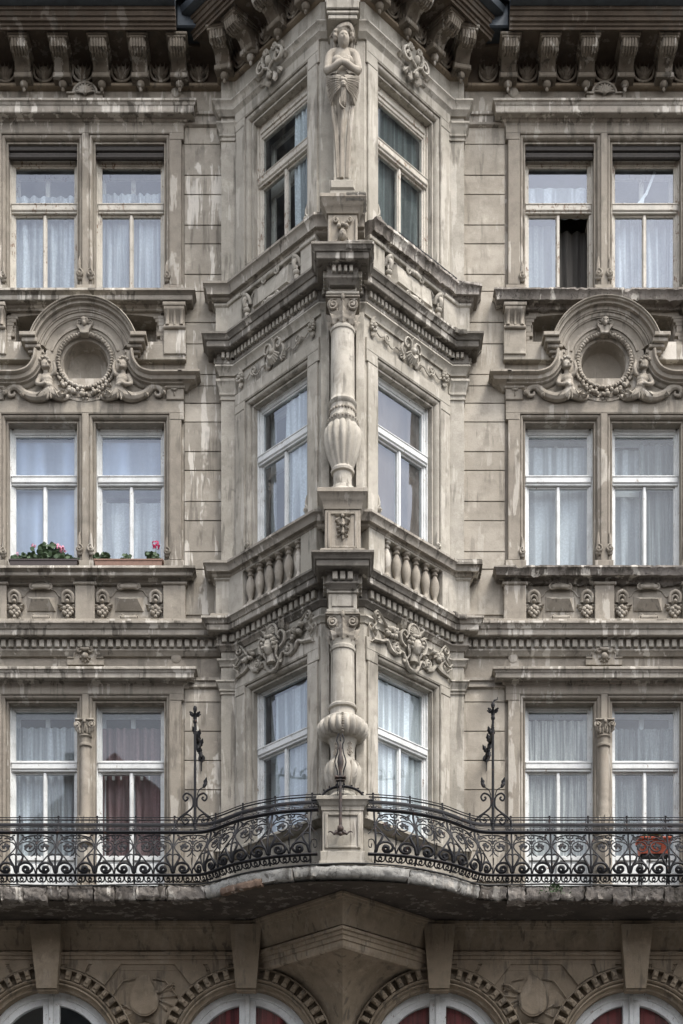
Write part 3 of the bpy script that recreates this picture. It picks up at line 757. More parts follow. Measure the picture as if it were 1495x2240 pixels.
    w.tube([(-.05, .15, cz+.375), (0, .165, cz+.36), (.05, .15, cz+.375)], .02, 6)
    w.build('keystone_mask', 'carved', o, 60)
    for s in (-1, 1): cherub(T, s, cz, o)

def cherub(T, s, cz, parent):
    """half figure of a child holding the wreath; its body runs out into a curling tail"""
    X = lambda a: s*a
    w = MB(T); hx, hz = .575, cz-.11
    w.ell((X(hx), .14, hz), (.072, .075, .082), 16, 12)                              # head
    w.ell((X(hx-.035), .19, hz-.035), (.035, .03, .03)); w.ell((X(hx+.0), .185, hz-.04), (.045, .03, .03))  # cheeks
    w.ell((X(hx-.03), .215, hz-.012), (.012, .018, .016)); w.ell((X(hx-.028), .20, hz-.055), (.018, .014, .008))
    w.ell((X(hx+.065), .13, hz-.01), (.012, .02, .022))
    for i in range(16):                                                              # curls
        t = PI*(-.05+1.15*i/15); w.ell((X(hx+.01+.07*math.cos(t)), .13+.03*(i % 3), hz+.035+.055*math.sin(t)), (.026, .03, .024), 8, 6)
    w.tube([(X(hx), .13, hz-.06), (X(hx-.0), .12, hz-.12)], [.035, .04], 8)           # neck
    w.tube(bez([(X(hx+.005), .11, hz-.11), (X(hx+.0), .12, hz-.17), (X(hx-.0), .12, hz-.25), (X(hx-.02), .11, hz-.32), (X(hx-.035), .10, hz-.38)], 14), [.05, .095, .10, .085, .09, .10, .09], 12) if False else None
    for (a, d, z, r0, r1, r2) in ((.565, .11, -.155, .10, .06, .05), (.56, .12, -.20, .095, .065, .07), (.55, .12, -.25, .085, .065, .07), (.54, .125, -.30, .085, .075, .06), (.525, .11, -.345, .09, .07, .06)):
        w.ell((X(a), d, hz+z), (r0, r1, r2), 12, 8)
    # arms: the outer one bends to the hip, the inner one reaches up to the wreath
    w.tube(bez([(X(.64), .12, hz-.14), (X(.68), .13, hz-.21), (X(.695), .16, hz-.28), (X(.64), .19, hz-.31), (X(.585), .20, hz-.30)], 14), [.042, .036, .033, .030, .024], 8)
    w.ell((X(.575), .205, hz-.295), (.028, .022, .02)); 
    for k in range(4): w.tube([(X(.575), .21, hz-.285-.009*k), (X(.545), .215, hz-.288-.010*k)], [.008, .005], 5)
    w.tube(bez([(X(.50), .12, hz-.14), (X(.455), .14, hz-.12), (X(.435), .15, hz-.05), (X(.45), .14, hz+.03)], 12), [.036, .033, .028, .022], 8)
    w.ell((X(.45), .14, hz+.04), (.02, .02, .026))
    for k in range(4): w.tube([(X(.442+.007*k), .15, hz+.05), (X(.430+.008*k), .155, hz+.075)], [.007, .005], 5)
    # leafy skirt and tail
    w.tube(bez([(X(.52), .10, hz-.36), (X(.62), .10, hz-.43), (X(.76), .09, hz-.44), (X(.90), .08, hz-.38), (X(.99), .08, hz-.30), (X(1.08), .08, hz-.29), (X(1.14), .08, hz-.34), (X(1.12), .08, hz-.41), (X(1.05), .08, hz-.40), (X(1.05), .08, hz-.35)], 40), [.085, .07, .055, .05, .042, .036, .03, .026, .02, .014], 9)
    w.tube(bez([(X(.52), .10, hz-.36), (X(.44), .11, hz-.42), (X(.34), .09, hz-.45), (X(.27), .08, hz-.44), (X(.25), .08, hz-.40)], 16), [.08, .06, .04, .03, .02], 8)
    w.build('cherub', 'carved', parent, 60, remesh=.006)
    q = MB(T)
    for (a, z, an, L) in ((.55, -.34, -1.2, .15), (.50, -.34, -1.6, .16), (.45, -.36, -2.1, .14), (.60, -.36, -.8, .15), (.52, -.34, -1.4, .18), (.38, -.43, -2.9, .12), (.9, -.4, -.9, .08), (1.15, -.36, -.9, .09), (1.16, -.33, -.3, .08), (.40, -.43, 2.6, .09)):
        q.leaf(X(a), .15, hz+z, an if s > 0 else PI-an, L, .06, .15, 2, .02)
    for (a, z, r) in ((.325, -.33, .038), (.20, -.41, .03)):
        q.tube(spiral(X(a), hz+z, r, .008, 0, s*1.6, 22, .06), .012, 6); q.ell((X(a), .07, hz+z), (.014, .03, .014))
    q.tube(bez([(X(.325), .06, hz-.37), (X(.24), .06, hz-.36), (X(.2), .06, hz-.38), (X(.15), .06, hz-.42), (X(.05), .06, hz-.42)], 14), .014, 6)
    if s > 0:
        for i in range(5): q.ell((.045*math.cos(2*PI*i/5+.3), .075, hz-.42+.04*math.sin(2*PI*i/5+.3)), (.026, .02, .022), 8, 6)
        q.ell((0, .09, hz-.42), (.016, .02, .016))
    q.build('leaf_scroll', 'carved', parent, 60)
bay(1); bay(-1)

# ---- the small columns between the doors of storey 1
for m in (1, -1):
    T = TB(m); g = MB(T); d = .02
    g.lathe([(.0, 9.3), (.12, 9.3), (.12, 9.62), (.10, 9.64), (.10, 9.68)], 0, d, 4)
    g.lathe([(.08, 9.66), (.115, 9.68), (.118, 9.71), (.09, 9.735), (.085, 9.75), (.10, 9.77), (.095, 9.80), (.075, 9.83), (.082, 9.92), (.095, 10.0), (.092, 10.08), (.078, 10.14), (.078, 10.5), (.072, 11.12), (.095, 11.14), (.095, 11.17), (.075, 11.19), (.078, 11.26), (.10, 11.28), (.10, 11.30), (.07, 11.31)], 0, d, 24)
    g.box(-.13, .13, -.28, -.02, 9.0, 11.84, .004)
    o = g.build('window_column', 'carved', B, 35)
    q = MB(T)
    for i in range(8):
        t = 2*PI*i/8
        if math.sin(t) > -.3: q.leaf(.09*math.cos(t), d+.09*math.sin(t), 9.84, PI/2+.15*math.cos(t)*-1, .26, .08, .12, 3, .018)
    for s in (-1, 1):
        q.tube(spiral(s*.10, 11.43, .055, .01, PI/2, -s*1.6, 24, d+.10), .014, 6); q.ell((s*.10, d+.10, 11.43), (.018, .03, .018))
        q.tube(spiral(s*.10, 11.43, .055, .01, PI/2, -s*1.6, 24, d+.10, .03), .012, 6)
        for k, (a, z) in enumerate(((.03, 11.31), (.07, 11.31), (.1, 11.33))): q.leaf(s*a, d+.09, z, PI/2-s*.15*k, .10, .06, .4, 2, .015)
    q.box(-.14, .14, -.1, d+.13, 11.49, 11.52, .008); q.lathe([(.075, 11.3), (.085, 11.4), (.12, 11.49)], 0, d, 16); q.ell((0, d+.14, 11.47), (.025, .02, .03))
    q.leaf(0, d+.09, 11.34, PI/2, .11, .07, .4, 3, .015)
    q.build('capital', 'carved', o, 50)
# ================================================================== THE ORIEL
OS = {3: 17.83, 2: 13.73, 1: 9.53}
WA0, WA1 = .662, 2.02
HWP, PP = .25, 1.88      # half width and front of the central pier
PATH = [(-1.80, -.05), (-1.80, .15), (-1.59, .15), (-.30, 1.44), (.30, 1.44), (1.59, .15), (1.80, .15), (1.80, -.05)]
PIER = [(-1.80, -.05), (-1.80, .15), (-1.59, .15), (-.30, 1.44), (-.27, 1.46), (-.25, PP), (.25, PP), (.27, 1.46), (.30, 1.44), (1.59, .15), (1.80, .15), (1.80, -.05)]
HP = .155
PIER = [(-1.80, -.05), (-1.80, .15), (-1.59, .15), (-.30, 1.44), (-HP, 1.44), (-HP, PP), (HP, PP), (HP, 1.44), (.30, 1.44), (1.59, .15), (1.80, .15), (1.80, -.05)]
for side in (-1, 1):
    T = TF(side); w = MB(T)
    holes = [(WA0, WA1, OS[f]-.05, HEAD[f]) for f in (3, 2, 1)]
    w.wall(.42, 2.249, ZB-.2, ZT+.6, holes, 0, .30); w.build('oriel_wall', 'plaster_light', B)
    for f in (3, 2, 1):
        hd = HEAD[f]; zs = OS[f]
        s = MB(T)
        s.box(.475, WA0+.003, -.02, .035, zs-.02, hd-.17, .004); s.box(WA1-.003, 2.20, -.02, .035, zs-.02, hd-.13, .004)
        s.box(.445, WA0+.003, -.02, .034, hd-.16, hd+.002, .006); s.box(WA1-.003, 2.225, -.02, .034, hd-.12, hd+.002, .006)
        s.box(.445, 2.225, -.02, .033, hd+.002, hd+.17, .006)
        s.build('window_surround', 'plaster_light', B)
        s = MB(T); architrave(T, WA0, WA1, zs-.02, hd, s, deep=-.30, front=.03, w=.105)
        foot_volute(s, WA1-.055, zs+.24, 1, .0, 1.15); foot_volute(s, WA0+.055, zs+.24, -1, .0, 1.15)
        s.build('architrave', 'plaster_light', B)
    # corner strip beside the wall, with capitals
    s = MB(TW); s.box(side*1.59, side*1.80, -.3, .15, ZB-.2, ZT+.3, 0); s.build('corner_pilaster', 'plaster_light', B)
    P0 = [(side*1.80, -.04), (side*1.80, .15), (side*1.59, .15), (side*1.555, .185)]
    if side > 0: P0 = P0[::-1]
    for (z0, z1) in ((20.06, 20.31), (16.22, 16.50), (11.86, 12.05)):
        h = z1-z0; s = MB(TW)
        s.sweep(P0, [(-.02, z1), (.07, z1), (.075, z1-.12*h), (.055, z1-.2*h), (.05, z1-.3*h), (.03, z1-.45*h), (.02, z1-.62*h), (.028, z1-.66*h), (.028, z1-.74*h), (.008, z1-.8*h), (.008, z0+.08*h), (.02, z0+.05*h), (.018, z0), (-.02, z0)])
        s.build('pilaster_capital', 'plaster_light', B)
# frontal strip at the apex
s = MB(TW); s.box(-.302, .302, 1.1, 1.44, ZB-.2, ZT+.3, 0)
for sd_ in (-1, 1):
    for (za, zb_) in ((9.7, 12.2), (13.85, 16.55)): s.box(sd_*.185, sd_*.300, 1.42, 1.53, za, zb_, .004)
s.build('apex_wall', 'plaster_light', B)

# ---- string entablatures of the oriel
def osweep(name, prof, mat='plaster_light', path=PATH): return MB(TW).sweep(path, prof).build(name, mat, B)
osweep('oriel_architrave', [(-.02, 16.70), (.085, 16.70), (.09, 16.675), (.07, 16.66), (.05, 16.63), (.03, 16.60), (.03, 16.57), (-.02, 16.565)])
osweep('oriel_architrave', [(-.02, 12.37), (.06, 12.37), (.062, 12.345), (.045, 12.33), (.025, 12.30), (.02, 12.27), (-.02, 12.265)])
o_ = osweep('oriel_hood', [(-.02, 20.60), (.12, 20.60), (.13, 20.57), (.11, 20.55), (.085, 20.52), (.08, 20.47), (.05, 20.44), (.03, 20.41), (-.02, 20.40)])

# ---- the big cornices of the oriel (and the belt course along the walls)
def dentils(mb, pts, o0, o1, z0, z1, sp, wd):
    """along a plan path, boxes standing proud of it"""
    for i in range(len(pts)-1):
        p, q = pts[i], pts[i+1]; L = math.dist(p, q)
        if L < .12: continue
        dx, dy = (q[0]-p[0])/L, (q[1]-p[1])/L; n = max(1, round(L/sp)); s_ = L/n
        for k in range(n):
            c = (k+.5)*s_
            def TT(a, d, z, c=c, p=p, dx=dx, dy=dy): x, y = p[0]+dx*(c+a)-dy*d, p[1]+dy*(c+a)+dx*d; return (x, -y, z)
            t = MB(TT); t.box(-wd/2, wd/2, o0, o1, z0, z1, .006); b = len(mb.v); mb.v += t.v; mb.f += [[b+i_ for i_ in f] for f in t.f]
WALLP = [(-7.6, 0)]+[(-1.80, 0), (-1.80, .15)]+PIER[2:-2]+[(1.80, .15), (1.80, 0)]+[(7.6, 0)]
def cornice(top, path, o=.27, mat='ledge', sp=.113, wd=.070, dh=.11):
    pr = [(-.03, top+.035), (.08, top+.03), (o-.02, top+.004), (o, top-.005), (o, top-.035), (o-.02, top-.045), (o-.045, top-.085), (o-.05, top-.095), (o-.07, top-.10), (o-.07, top-.175), (o-.08, top-.185), (o-.12, top-.185), (.10, top-.17),
          (.06, top-.19), (.06, top-.32), (.075, top-.325), (.075, top-.35), (.05, top-.37), (.02, top-.41), (-.03, top-.415)]
    i0 = min(i for i, q in enumerate(path) if abs(q[0]) < .5)-0
    parts = []
    mid = [q for q in path if abs(q[0]) < .5]; l = [q for q in path if q[0] < -.5]; r = [q for q in path if q[0] > .5]; lk = (-.80, .94); rk = (.80, .94)
    for (pp, mt) in ((l+[lk], mat), ([lk]+mid+[rk], 'ledge_dark'), ([rk]+r, mat)): g = MB(TW); g.sweep(pp, pr); parts.append(g.build('belt_cornice', mt, B))
    c = parts[1]
    g = MB(TW); dentils(g, path, .055, .112, top-.20-dh, top-.20, sp, wd); g.build('dentils', 'plaster_light', c)
    return c
belt = cornice(12.905, WALLP)
pl_path = [(-1.80, -.02), (-1.80, .15)]+PIER[2:-2]+[(1.80, .15), (1.80, -.02)]
cornice(17.07, pl_path, mat='ledge_dark', sp=.076, wd=.046, dh=.085)
# capping course over the belt cornice on which the balustrade stands
g = MB(TW); g.sweep(WALLP, [(-.02, 13.0), (.13, 13.0), (.15, 12.985), (.15, 12.95), (.16, 12.92), (-.02, 12.92)]); g.build('blocking_course', 'plaster', B)
osweep('blocking_course', [(-.02, 17.16), (.13, 17.16), (.15, 17.145), (.15, 17.11), (.16, 17.08), (-.02, 17.08)], 'plaster', pl_path)
# weathered lumps on the right end of the upper cornices
for (top, sd_) in ((17.07, 1), (12.905, 1)):
    g = MB(TW); rough_bar(g, [(1.45, .29), (1.59, .15), (1.82, .15)], [(.0, top+.04), (.24, top+.035), (.29, top+.0), (.28, top-.05), (.1, top-.05), (.0, top-.02)], .022, 11, .03, seed=2)
    g.build('weathered_crust', 'crust', B, 60)

# ---- sills
SPATH = PATH
for f in (3, 2):
    top = OS[f]; th = .17 if f == 3 else .14
    pr = [(-.03, top+.03), (.10, top+.025), (.235, top+.0), (.25, top-.012), (.25, top-.045), (.225, top-.06), (.205, top-.10), (.195, top-th), (.14, top-th+.005), (.13, top-th-.03), (.09, top-th-.055), (-.03, top-th-.055)]
    if f == 2: MB(TW).sweep(PATH, pr).build('oriel_sill', 'ledge', B)
    else:
        MB(TW).sweep(PATH[:5], pr).build('oriel_sill', 'ledge', B)
        g = MB(TW); rough_bar(g, PATH[4:], pr, .02, 8, .03, chunk=.07, seed=4); g.build('oriel_sill', 'broken', B, 50)
# a dark sheet-iron strip along the right sill edge
g = MB(TF(1)); g.box(.9, 2.15, .20, .225, 17.845, 17.87, 0); g.build('sill_flashing', 'iron', B)
g = MB(TW); rough_bar(g, PATH[5:], [(.12, 13.77), (.24, 13.74), (.255, 13.66), (.14, 13.68)], .018, 10, .03, seed=9); g.build('weathered_crust', 'crust', B, 60)
osweep('oriel_sill', [(-.02, 9.55), (.09, 9.55), (.11, 9.53), (.11, 9.50), (.08, 9.48), (.06, 9.44), (.03, 9.42), (-.02, 9.42)])
osweep('oriel_base', [(-.02, 8.95), (.04, 8.95), (.055, 8.93), (.055, 8.70), (-.02, 8.70)])

# ---- balustrade of storey 2, carved panels of storey 3
for side in (-1, 1):
    T = TF(side)
    b = MB(T); zt, zb = 13.56, 12.99
    for (a0, a1) in ((.40, .72), (1.95, 2.30)): b.box(a0, a1, -.02, .12, zb-.02, zt+.02, .006)
    b.box(.72, 1.95, -.02, .125, zb-.03, zb+.035, .008); b.box(.72, 1.95, -.02, .12, zt-.03, zt+.02, .006)
    b.box(.72, 1.95, -.30, -.015, zb-.03, zt+.05, 0)
    bo = b.build('balustrade', 'plaster_light', B)
    first = None
    for i in range(6):
        a = .82+i*.205; c = T(a, .055, 0)
        if first is None:
            q = MB(TW); zz = zb+.035; H = zt-.03-zz
            q.lathe([(.058, zz), (.058, zz+.05*H), (.036, zz+.09*H), (.030, zz+.14*H), (.036, zz+.19*H), (.062, zz+.36*H), (.070, zz+.50*H), (.060, zz+.64*H), (.036, zz+.76*H), (.029, zz+.80*H), (.048, zz+.83*H), (.048, zz+.86*H), (.030, zz+.88*H), (.034, zz+.92*H), (.060, zz+.95*H), (.062, zz+H)], c[0], -c[1], 18)
            first = q.build('baluster', 'plaster', bo); c0 = c
        else: copy_obj(first, bo, (c[0]-c0[0], c[1]-c0[1], 0))
    # dado of the corner strip
    for (z0, z1) in ((12.99, 13.56), (17.15, 17.60)):
        q = MB(TW); P0 = [(side*1.80, -.04), (side*1.80, .15), (side*1.59, .15), (side*1.52, .22)]; P0 = P0[::-1] if side > 0 else P0
        q.sweep(P0, [(-.02, z0), (.075, z0), (.075, z1-.06), (.10, z1-.04), (.10, z1-.01), (-.02, z1)]); q.build('corner_dado', 'plaster_light', B)
    # storey 3 panels
    zt, zb = 17.62, 17.14; zm = (zt+zb)/2
    b = MB(T)
    for (a0, a1) in ((.40, .72), (1.98, 2.30)): b.box(a0, a1, -.02, .12, zb, zt, .006); b.box(a0, a1, -.02, .15, zt-.06, zt-.0, .01)
    b.box(.72, 1.98, -.02, .04, zb, zt, 0); b.box(.72, 1.98, -.02, .13, zt-.05, zt, .008)
    bo = b.build('parapet_panel', 'plaster_light', B)
    q = MB(T); a0, a1 = .94, 1.76
    q.add([(a0, .04, zb+.08), (a1, .04, zb+.08), (a1, .04, zt-.08), (a0, .04, zt-.08), (a0+.05, .13, zb+.13), (a1-.05, .13, zb+.13), (a1-.05, .10, zt-.10), (a0+.05, .10, zt-.10)], [(0, 1, 5, 4), (1, 2, 6, 5), (2, 3, 7, 6), (3, 0, 4, 7), (4, 5, 6, 7)])
    q.build('jewel_block', 'plaster_light', bo, 20)
    q = MB(T)
    for a in (.82, 1.88):
        q.tube(bez([(a-.05, .07, zm+.02), (a-.05, .11, zm+.10), (a, .14, zm+.15), (a+.05, .11, zm+.10), (a+.05, .07, zm+.02)], 14), .028, 8)
        q.tube(bez([(a, .10, zm+.12), (a, .15, zm+.05), (a, .13, zm-.03)], 8), [.04, .05, .03], 8)
        q.ell((a, .10, zm-.06), (.05, .055, .045)); q.ell((a, .09, zm-.13), (.038, .045, .05)); q.tube(spiral(a, zm-.02, .05, .01, 0, 1.4, 18, .12), .014, 6)
    for (zz, k) in ((zt-.06, 1), (zb+.06, -1)):
        q.tube([(1.24, .11, zz), (1.35, .13, zz), (1.46, .11, zz)], [.03, .04, .03], 8)
        for s in (-1, 1):
            q.tube(spiral(1.35+s*.13, zz-.01*k, .055, .01, PI/2*k, -s*k*1.4, 20, .12), .015, 6)
            q.leaf(1.35+s*.16, .06, zz-.02*k, PI/2-s*PI/2+s*.2*k, .16, .07, .2, 3, .02)
            q.tube(bez([(1.35+s*.18, .07, zz), (1.35+s*.28, .07, zz-k*.03), (1.35+s*.38, .07, zz-k*.0), (1.35+s*.45, .07, zz-.06*k)], 12), .014, 6)
    q.build('scroll_relief', 'carved_light', bo, 50)

# ---- carved heads
def head(mb, c, r, turn=0):
    """egg-shaped head with brow, sockets, nose, lips and chin, facing +d"""
    P = []; F = []; n, m = 36, 28; ct, st = math.cos(turn), math.sin(turn)
    G = lambda x, z, cx, cz_, sx, sz: math.exp(-((x-cx)/sx)**2-((z-cz_)/sz)**2)
    for i in range(m+1):
        th = PI*i/m; z = math.cos(th); rr = math.sin(th)
        for k in range(n):
            ph = 2*PI*k/n; x = rr*math.sin(ph); y = rr*math.cos(ph)
            f = 1.0
            X_, Z_ = x*.78, z
            jaw = 1-.26*max(0, -z)**1.4
            X_ *= jaw; Y = y*(.92)
            if y > 0:
                b = 0
                b += .20*G(x, z, 0, -.18, .13, .17)+.10*G(x, z, 0, -.02, .07, .22)
                for s in (-1, 1): b -= .14*G(x, z, s*.30, .06, .17, .11); b += .05*G(x, z, s*.30, .05, .10, .05); b += .05*G(x, z, s*.34, -.25, .2, .16)
                b += .07*G(x, z, 0, .24, .5, .09)
                b += .09*G(x, z, 0, -.47, .16, .045)+.07*G(x, z, 0, -.57, .13, .04)-.05*G(x, z, 0, -.52, .2, .02)
                b += .10*G(x, z, 0, -.82, .2, .12)-.04*G(x, z, 0, -.67, .3, .05)
                Y += b*max(0, y)**.5
            X_, Y, Z_ = X_*r, Y*r, Z_*r*1.18
            P.append((c[0]+X_*ct+Y*st, c[1]-X_*st+Y*ct, c[2]+Z_))
    F = [(i*n+k, i*n+(k+1) % n, (i+1)*n+(k+1) % n, (i+1)*n+k) for i in range(m) for k in range(n)]
    mb.add(P, F)

# ---- friezes of the oriel
random.seed(11)
for side in (-1, 1):
    T = TF(side)
    # storey 1: woman's mask in a shell, fruit and ribbons
    c, z = 1.35, 12.20
    g = MB(T); head(g, (c, .13, z), .105, .12*side)
    g.tube([(c, .10, z-.08), (c, .09, z-.2)], [.055, .07], 10)
    for i in range(26):
        t = PI*(-.15+1.3*i/25); rr = .105+.02*(i % 2); g.ell((c+rr*math.cos(t)*.95, .11+.03*(i % 3), z+.03+rr*1.0*math.sin(t)), (.032, .04, .030), 8, 6)
    for s in (-1, 1): g.tube(bez([(c+s*.10, .10, z+.02), (c+s*.125, .12, z-.06), (c+s*.10, .10, z-.13), (c+s*.14, .08, z-.2)], 12), [.03, .035, .026, .01], 8)
    go = g.build('carved_mask', 'carved_light', B, 60)
    q = MB(T)
    q.tube([(c+.115*math.cos(t), .10, z+.20+.14*math.sin(t)) for t in [PI*(-.1+1.2*i/20) for i in range(21)]], .020, 7)
    for i in range(9):
        t = PI*(.05+.9*i/8); q.tube([(c+.02*math.cos(t), .10, z+.16), (c+.06*math.cos(t), .13, z+.18+.08*math.sin(t)), (c+.10*math.cos(t), .09, z+.20+.12*math.sin(t))], [.008, .015, .012], 6)
    for s in (-1, 1):
        q.tube(bez([(c+s*.17, .08, z-.03), (c+s*.25, .08, z+.02), (c+s*.27, .09, z+.13), (c+s*.20, .10, z+.19), (c+s*.14, .10, z+.14), (c+s*.17, .10, z+.09)], 20), [.026, .03, .034, .034, .024, .014], 8, 1.4)
        for (x, zz, an, L) in ((.15, .22, 1.0, .14), (.12, .27, 1.4, .13), (.22, .20, .6, .12), (.24, .0, -.4, .12), (.12, -.14, -1.1, .12), (.2, -.1, -.7, .12)):
            q.leaf(c+s*x, .05, z+zz, an if s > 0 else PI-an, L, .065, .35, 3, .02)
        # bracket frame curving under the chin and out into a volute
        q.tube(bez([(c, .05, z-.30), (c+s*.08, .06, z-.29), (c+s*.14, .06, z-.20), (c+s*.19, .06, z-.12), (c+s*.26, .07, z-.13)], 16), [.03, .032, .028, .024, .02], 7, 1.3)
        q.tube(spiral(c+s*.33, z-.10, .085, .012, PI if s > 0 else 0, s*1.6, 26, .06), .022, 7, 1.4); q.ell((c+s*.33, .07, z-.10), (.028, .04, .028))
        q.tube(bez([(c+s*.33, .05, z-.19), (c+s*.44, .05, z-.15), (c+s*.52, .05, z-.06), (c+s*.62, .05, z-.10), (c+s*.80, .05, z-.13)], 18), [.03, .026, .024, .02, .03], 7, 1.3)
        q.prism([(c+s*.52, z-.13), (c+s*.86, z-.16), (c+s*.86, z+.10), (c+s*.72, z+.12), (c+s*.66, z+.02)], -.01, .035)
        # ribbon up to the strip
        q.tube(bez([(c+s*.44, .08, z+.02), (c+s*.54, .09, z+.10), (c+s*.64, .08, z+.22), (c+s*.72, .06, z+.30)], 14), [.014, .02, .016, .012], 6, 1.8)
        q.tube(spiral(c+s*.73, z+.22, .06, .015, PI/2, -s*1.2, 18, .07), .018, 6, 1.5)
        q.tube(bez([(c+s*.82, .06, z+.20), (c+s*.76, .07, z+.1), (c+s*.84, .08, z+.0), (c+s*.76, .07, z-.08), (c+s*.84, .06, z-.18)], 20), [.012, .02, .024, .02, .01], 6, 1.8)
        q.tube(bez([(c+s*.70, .06, z+.05), (c+s*.78, .08, z-.0), (c+s*.86, .07, z+.06)], 10), .016, 6, 1.5)
        for i in range(13):
            x, zz = c+s*(.38+.24*random.random()), z+.02+.13*random.random()-.02; rr = .026+.016*random.random(); q.ell((x, .07+.04*random.random(), zz), (rr, rr*1.3, rr), 9, 6, 0, .15)
        for i in range(5): q.leaf(c+s*.48, .04, z+.04, random.random()*2*PI, .13, .06, .3, 2, .02)
    q.build('scroll_relief', 'carved_light', go, 50)
    # storey 2: open scroll shell with tendrils and rosettes
    c, z = 1.33, 16.42
    q = MB(T)
    for s in (-1, 1):
        q.tube(bez([(c+s*.02, .08, z+.05), (c+s*.05, .10, z+.15), (c+s*.13, .10, z+.17), (c+s*.17, .09, z+.09), (c+s*.12, .10, z+.04), (c+s*.09, .10, z+.09)], 20), [.02, .028, .03, .028, .022, .012], 7, 1.4)
        q.tube(bez([(c+s*.17, .07, z+.08), (c+s*.20, .06, z-.0), (c+s*.15, .06, z-.08), (c+s*.21, .05, z-.13)], 12), [.022, .018, .016, .01], 6)
        q.tube(bez([(c+s*.20, .03, z-.02), (c+s*.30, .04, z-.02), (c+s*.38, .04, z-.08), (c+s*.46, .04, z-.04), (c+s*.50, .04, z+.03)], 16), [.012, .016, .016, .014, .01], 6)
        q.tube(spiral(c+s*.47, z+.01, .065, .012, -PI/2, s*1.3, 22, .04), .014, 6); q.tube(bez([(c+s*.54, .04, z+.02), (c+s*.62, .04, z-.03), (c+s*.68, .04, z+.0)], 10), .012, 6)
        for i in range(8): t = 2*PI*i/8; q.ell((c+s*.76+.05*math.cos(t), .05, z+.04+.05*math.sin(t)), (.026, .03, .022), 8, 5, t)
        q.ell((c+s*.76, .07, z+.04), (.026, .035, .026)); q.leaf(c+s*.76, .03, z+.06, PI/2, .12, .07, .3); q.leaf(c+s*.76, .03, z+.0, -PI/2, .11, .06, .3)
        for an in (.2, .7): q.leaf(c+s*.10, .04, z-.04, (an-1.2) if s > 0 else PI-(an-1.2), .12, .06, .3)
    for i in range(9):
        t = PI*(1.08+.84*i/8); q.tube([(c+.02*math.cos(t), .09, z+.0), (c+.07*math.cos(t), .12, z-.0+.07*math.sin(t)), (c+.115*math.cos(t), .07, z+.0+.13*math.sin(t))], [.01, .02, .015], 6)
    q.ell((c, .10, z+.03), (.045, .06, .05)); q.leaf(c, .05, z+.06, PI/2, .16, .08, .4)
    q.build('scroll_relief', 'carved_light', B, 50)
    # storey 3: knot of acanthus strapwork lying over the hood
    c, z = 1.33, 20.56; q = MB(T)
    for s in (-1, 1):
        q.tube(bez([(c+s*.06, .12, z+.20), (c+s*.16, .14, z+.16), (c+s*.12, .16, z+.0), (c+s*.02, .17, z-.08), (c-s*.05, .15, z-.18)], 20), [.022, .035, .035, .03, .015], 8, 1.3)
        q.tube(spiral(c+s*.17, z+.02, .10, .02, PI/2, -s*1.3, 24, .15), .024, 7, 1.4)
        q.tube(spiral(c+s*.09, z+.20, .05, .01, 0, s*1.3, 18, .14), .018, 6, 1.4)
        for (x, zz, an, L) in ((.1, -.08, -.9, .18), (.2, .0, -.2, .14), (.14, .1, .6, .14), (.05, -.12, -1.4, .16)): q.leaf(c+s*x, .10, z+zz, an if s > 0 else PI-an, L, .08, .3, 3, .025)
    q.ell((c, .17, z+.02), (.05, .06, .07)); q.ell((c, .15, z-.17), (.035, .04, .05))
    q.build('scroll_relief', 'carved_light', o_, 50)

# ---- central pier, floor by floor
def radial(cx, cp, ang):
    s, c = math.sin(ang), math.cos(ang)
    return lambda a, d, z: (cx+d*s+a*c, -(cp+d*c-a*s), z)
CP = 1.66
def capital(cp, z0, z1, r, parent):
    H = z1-z0; g = MB(TW)
    g.lathe([(r*.96, z0), (r*.96, z0+.3*H), (r*1.02, z0+.6*H), (r*1.25, z0+.86*H)], 0, cp, 24)
    g.box(-r*1.45, r*1.45, cp-r*1.3, cp+r*1.3, z1-.10*H, z1-.03*H, .01); g.box(-r*1.3, r*1.3, cp-r*1.2, cp+r*1.15, z1-.15*H, z1-.10*H, .01)
    for i in range(8):
        T = radial(0, cp, 2*PI*i/8)
        if math.cos(2*PI*i/8) < -.5: continue
        t = MB(T); t.leaf(0, r*.96, z0+.02*H, PI/2, .58*H, r*.95, .32, 3, .028); t.leaf(0, r*.96+.015, z0+.0, PI/2, .34*H, r*.8, .45, 2, .025)
        b = len(g.v); g.v += t.v; g.f += [[b+k for k in f] for f in t.f]
    for an in (-45, 45):
        for off in (-1, 1):
            T = radial(0, cp, R(an)); t = MB(lambda a, d, z, T=T, off=off: T(off*.012+a*.0+(d-.0)*.0, a, z))
            t.tube(spiral(r*1.22, z0+.66*H, .21*H, .03*H, PI/2, -1.7, 26, 0), .055*H, 7, 1.2); b = len(g.v); g.v += t.v; g.f += [[b+k for k in f] for f in t.f]
    for s in (-1, 1):      # volutes as read from the front
        g.tube(spiral(s*r*.82, z0+.66*H, .20*H, .03*H, PI/2, -s*1.7, 28, cp+r*1.0, .02), .055*H, 8, 1.3); g.ell((s*r*.82, cp+r*1.03, z0+.66*H), (.07*H, .03, .07*H))
        g.leaf(s*r*.45, cp+r*.9, z0+.42*H, PI/2-s*.35, .34*H, r*.5, .35, 3, .02)
    g.ell((0, cp+r*1.28, z1-.1*H), (.028, .03, .045)); g.leaf(0, cp+r*.98, z0+.40*H, PI/2, .40*H, r*.7, .4, 3, .024)
    g.leaf(0, cp+r*1.2, z1-.08*H, PI/2, .16*H, .05, .3, 2, .015)
    return g.build('capital', 'carved', parent, 50)
def gad(n, amp, lo=None, hi=None):
    def f(an, z):
        k = 1 if lo is None else max(0, math.sin(PI*min(1, max(0, (z-lo)/(hi-lo)))))**.4
        return 1+amp*k*(abs(math.sin(n*an/2))-.55)
    return f
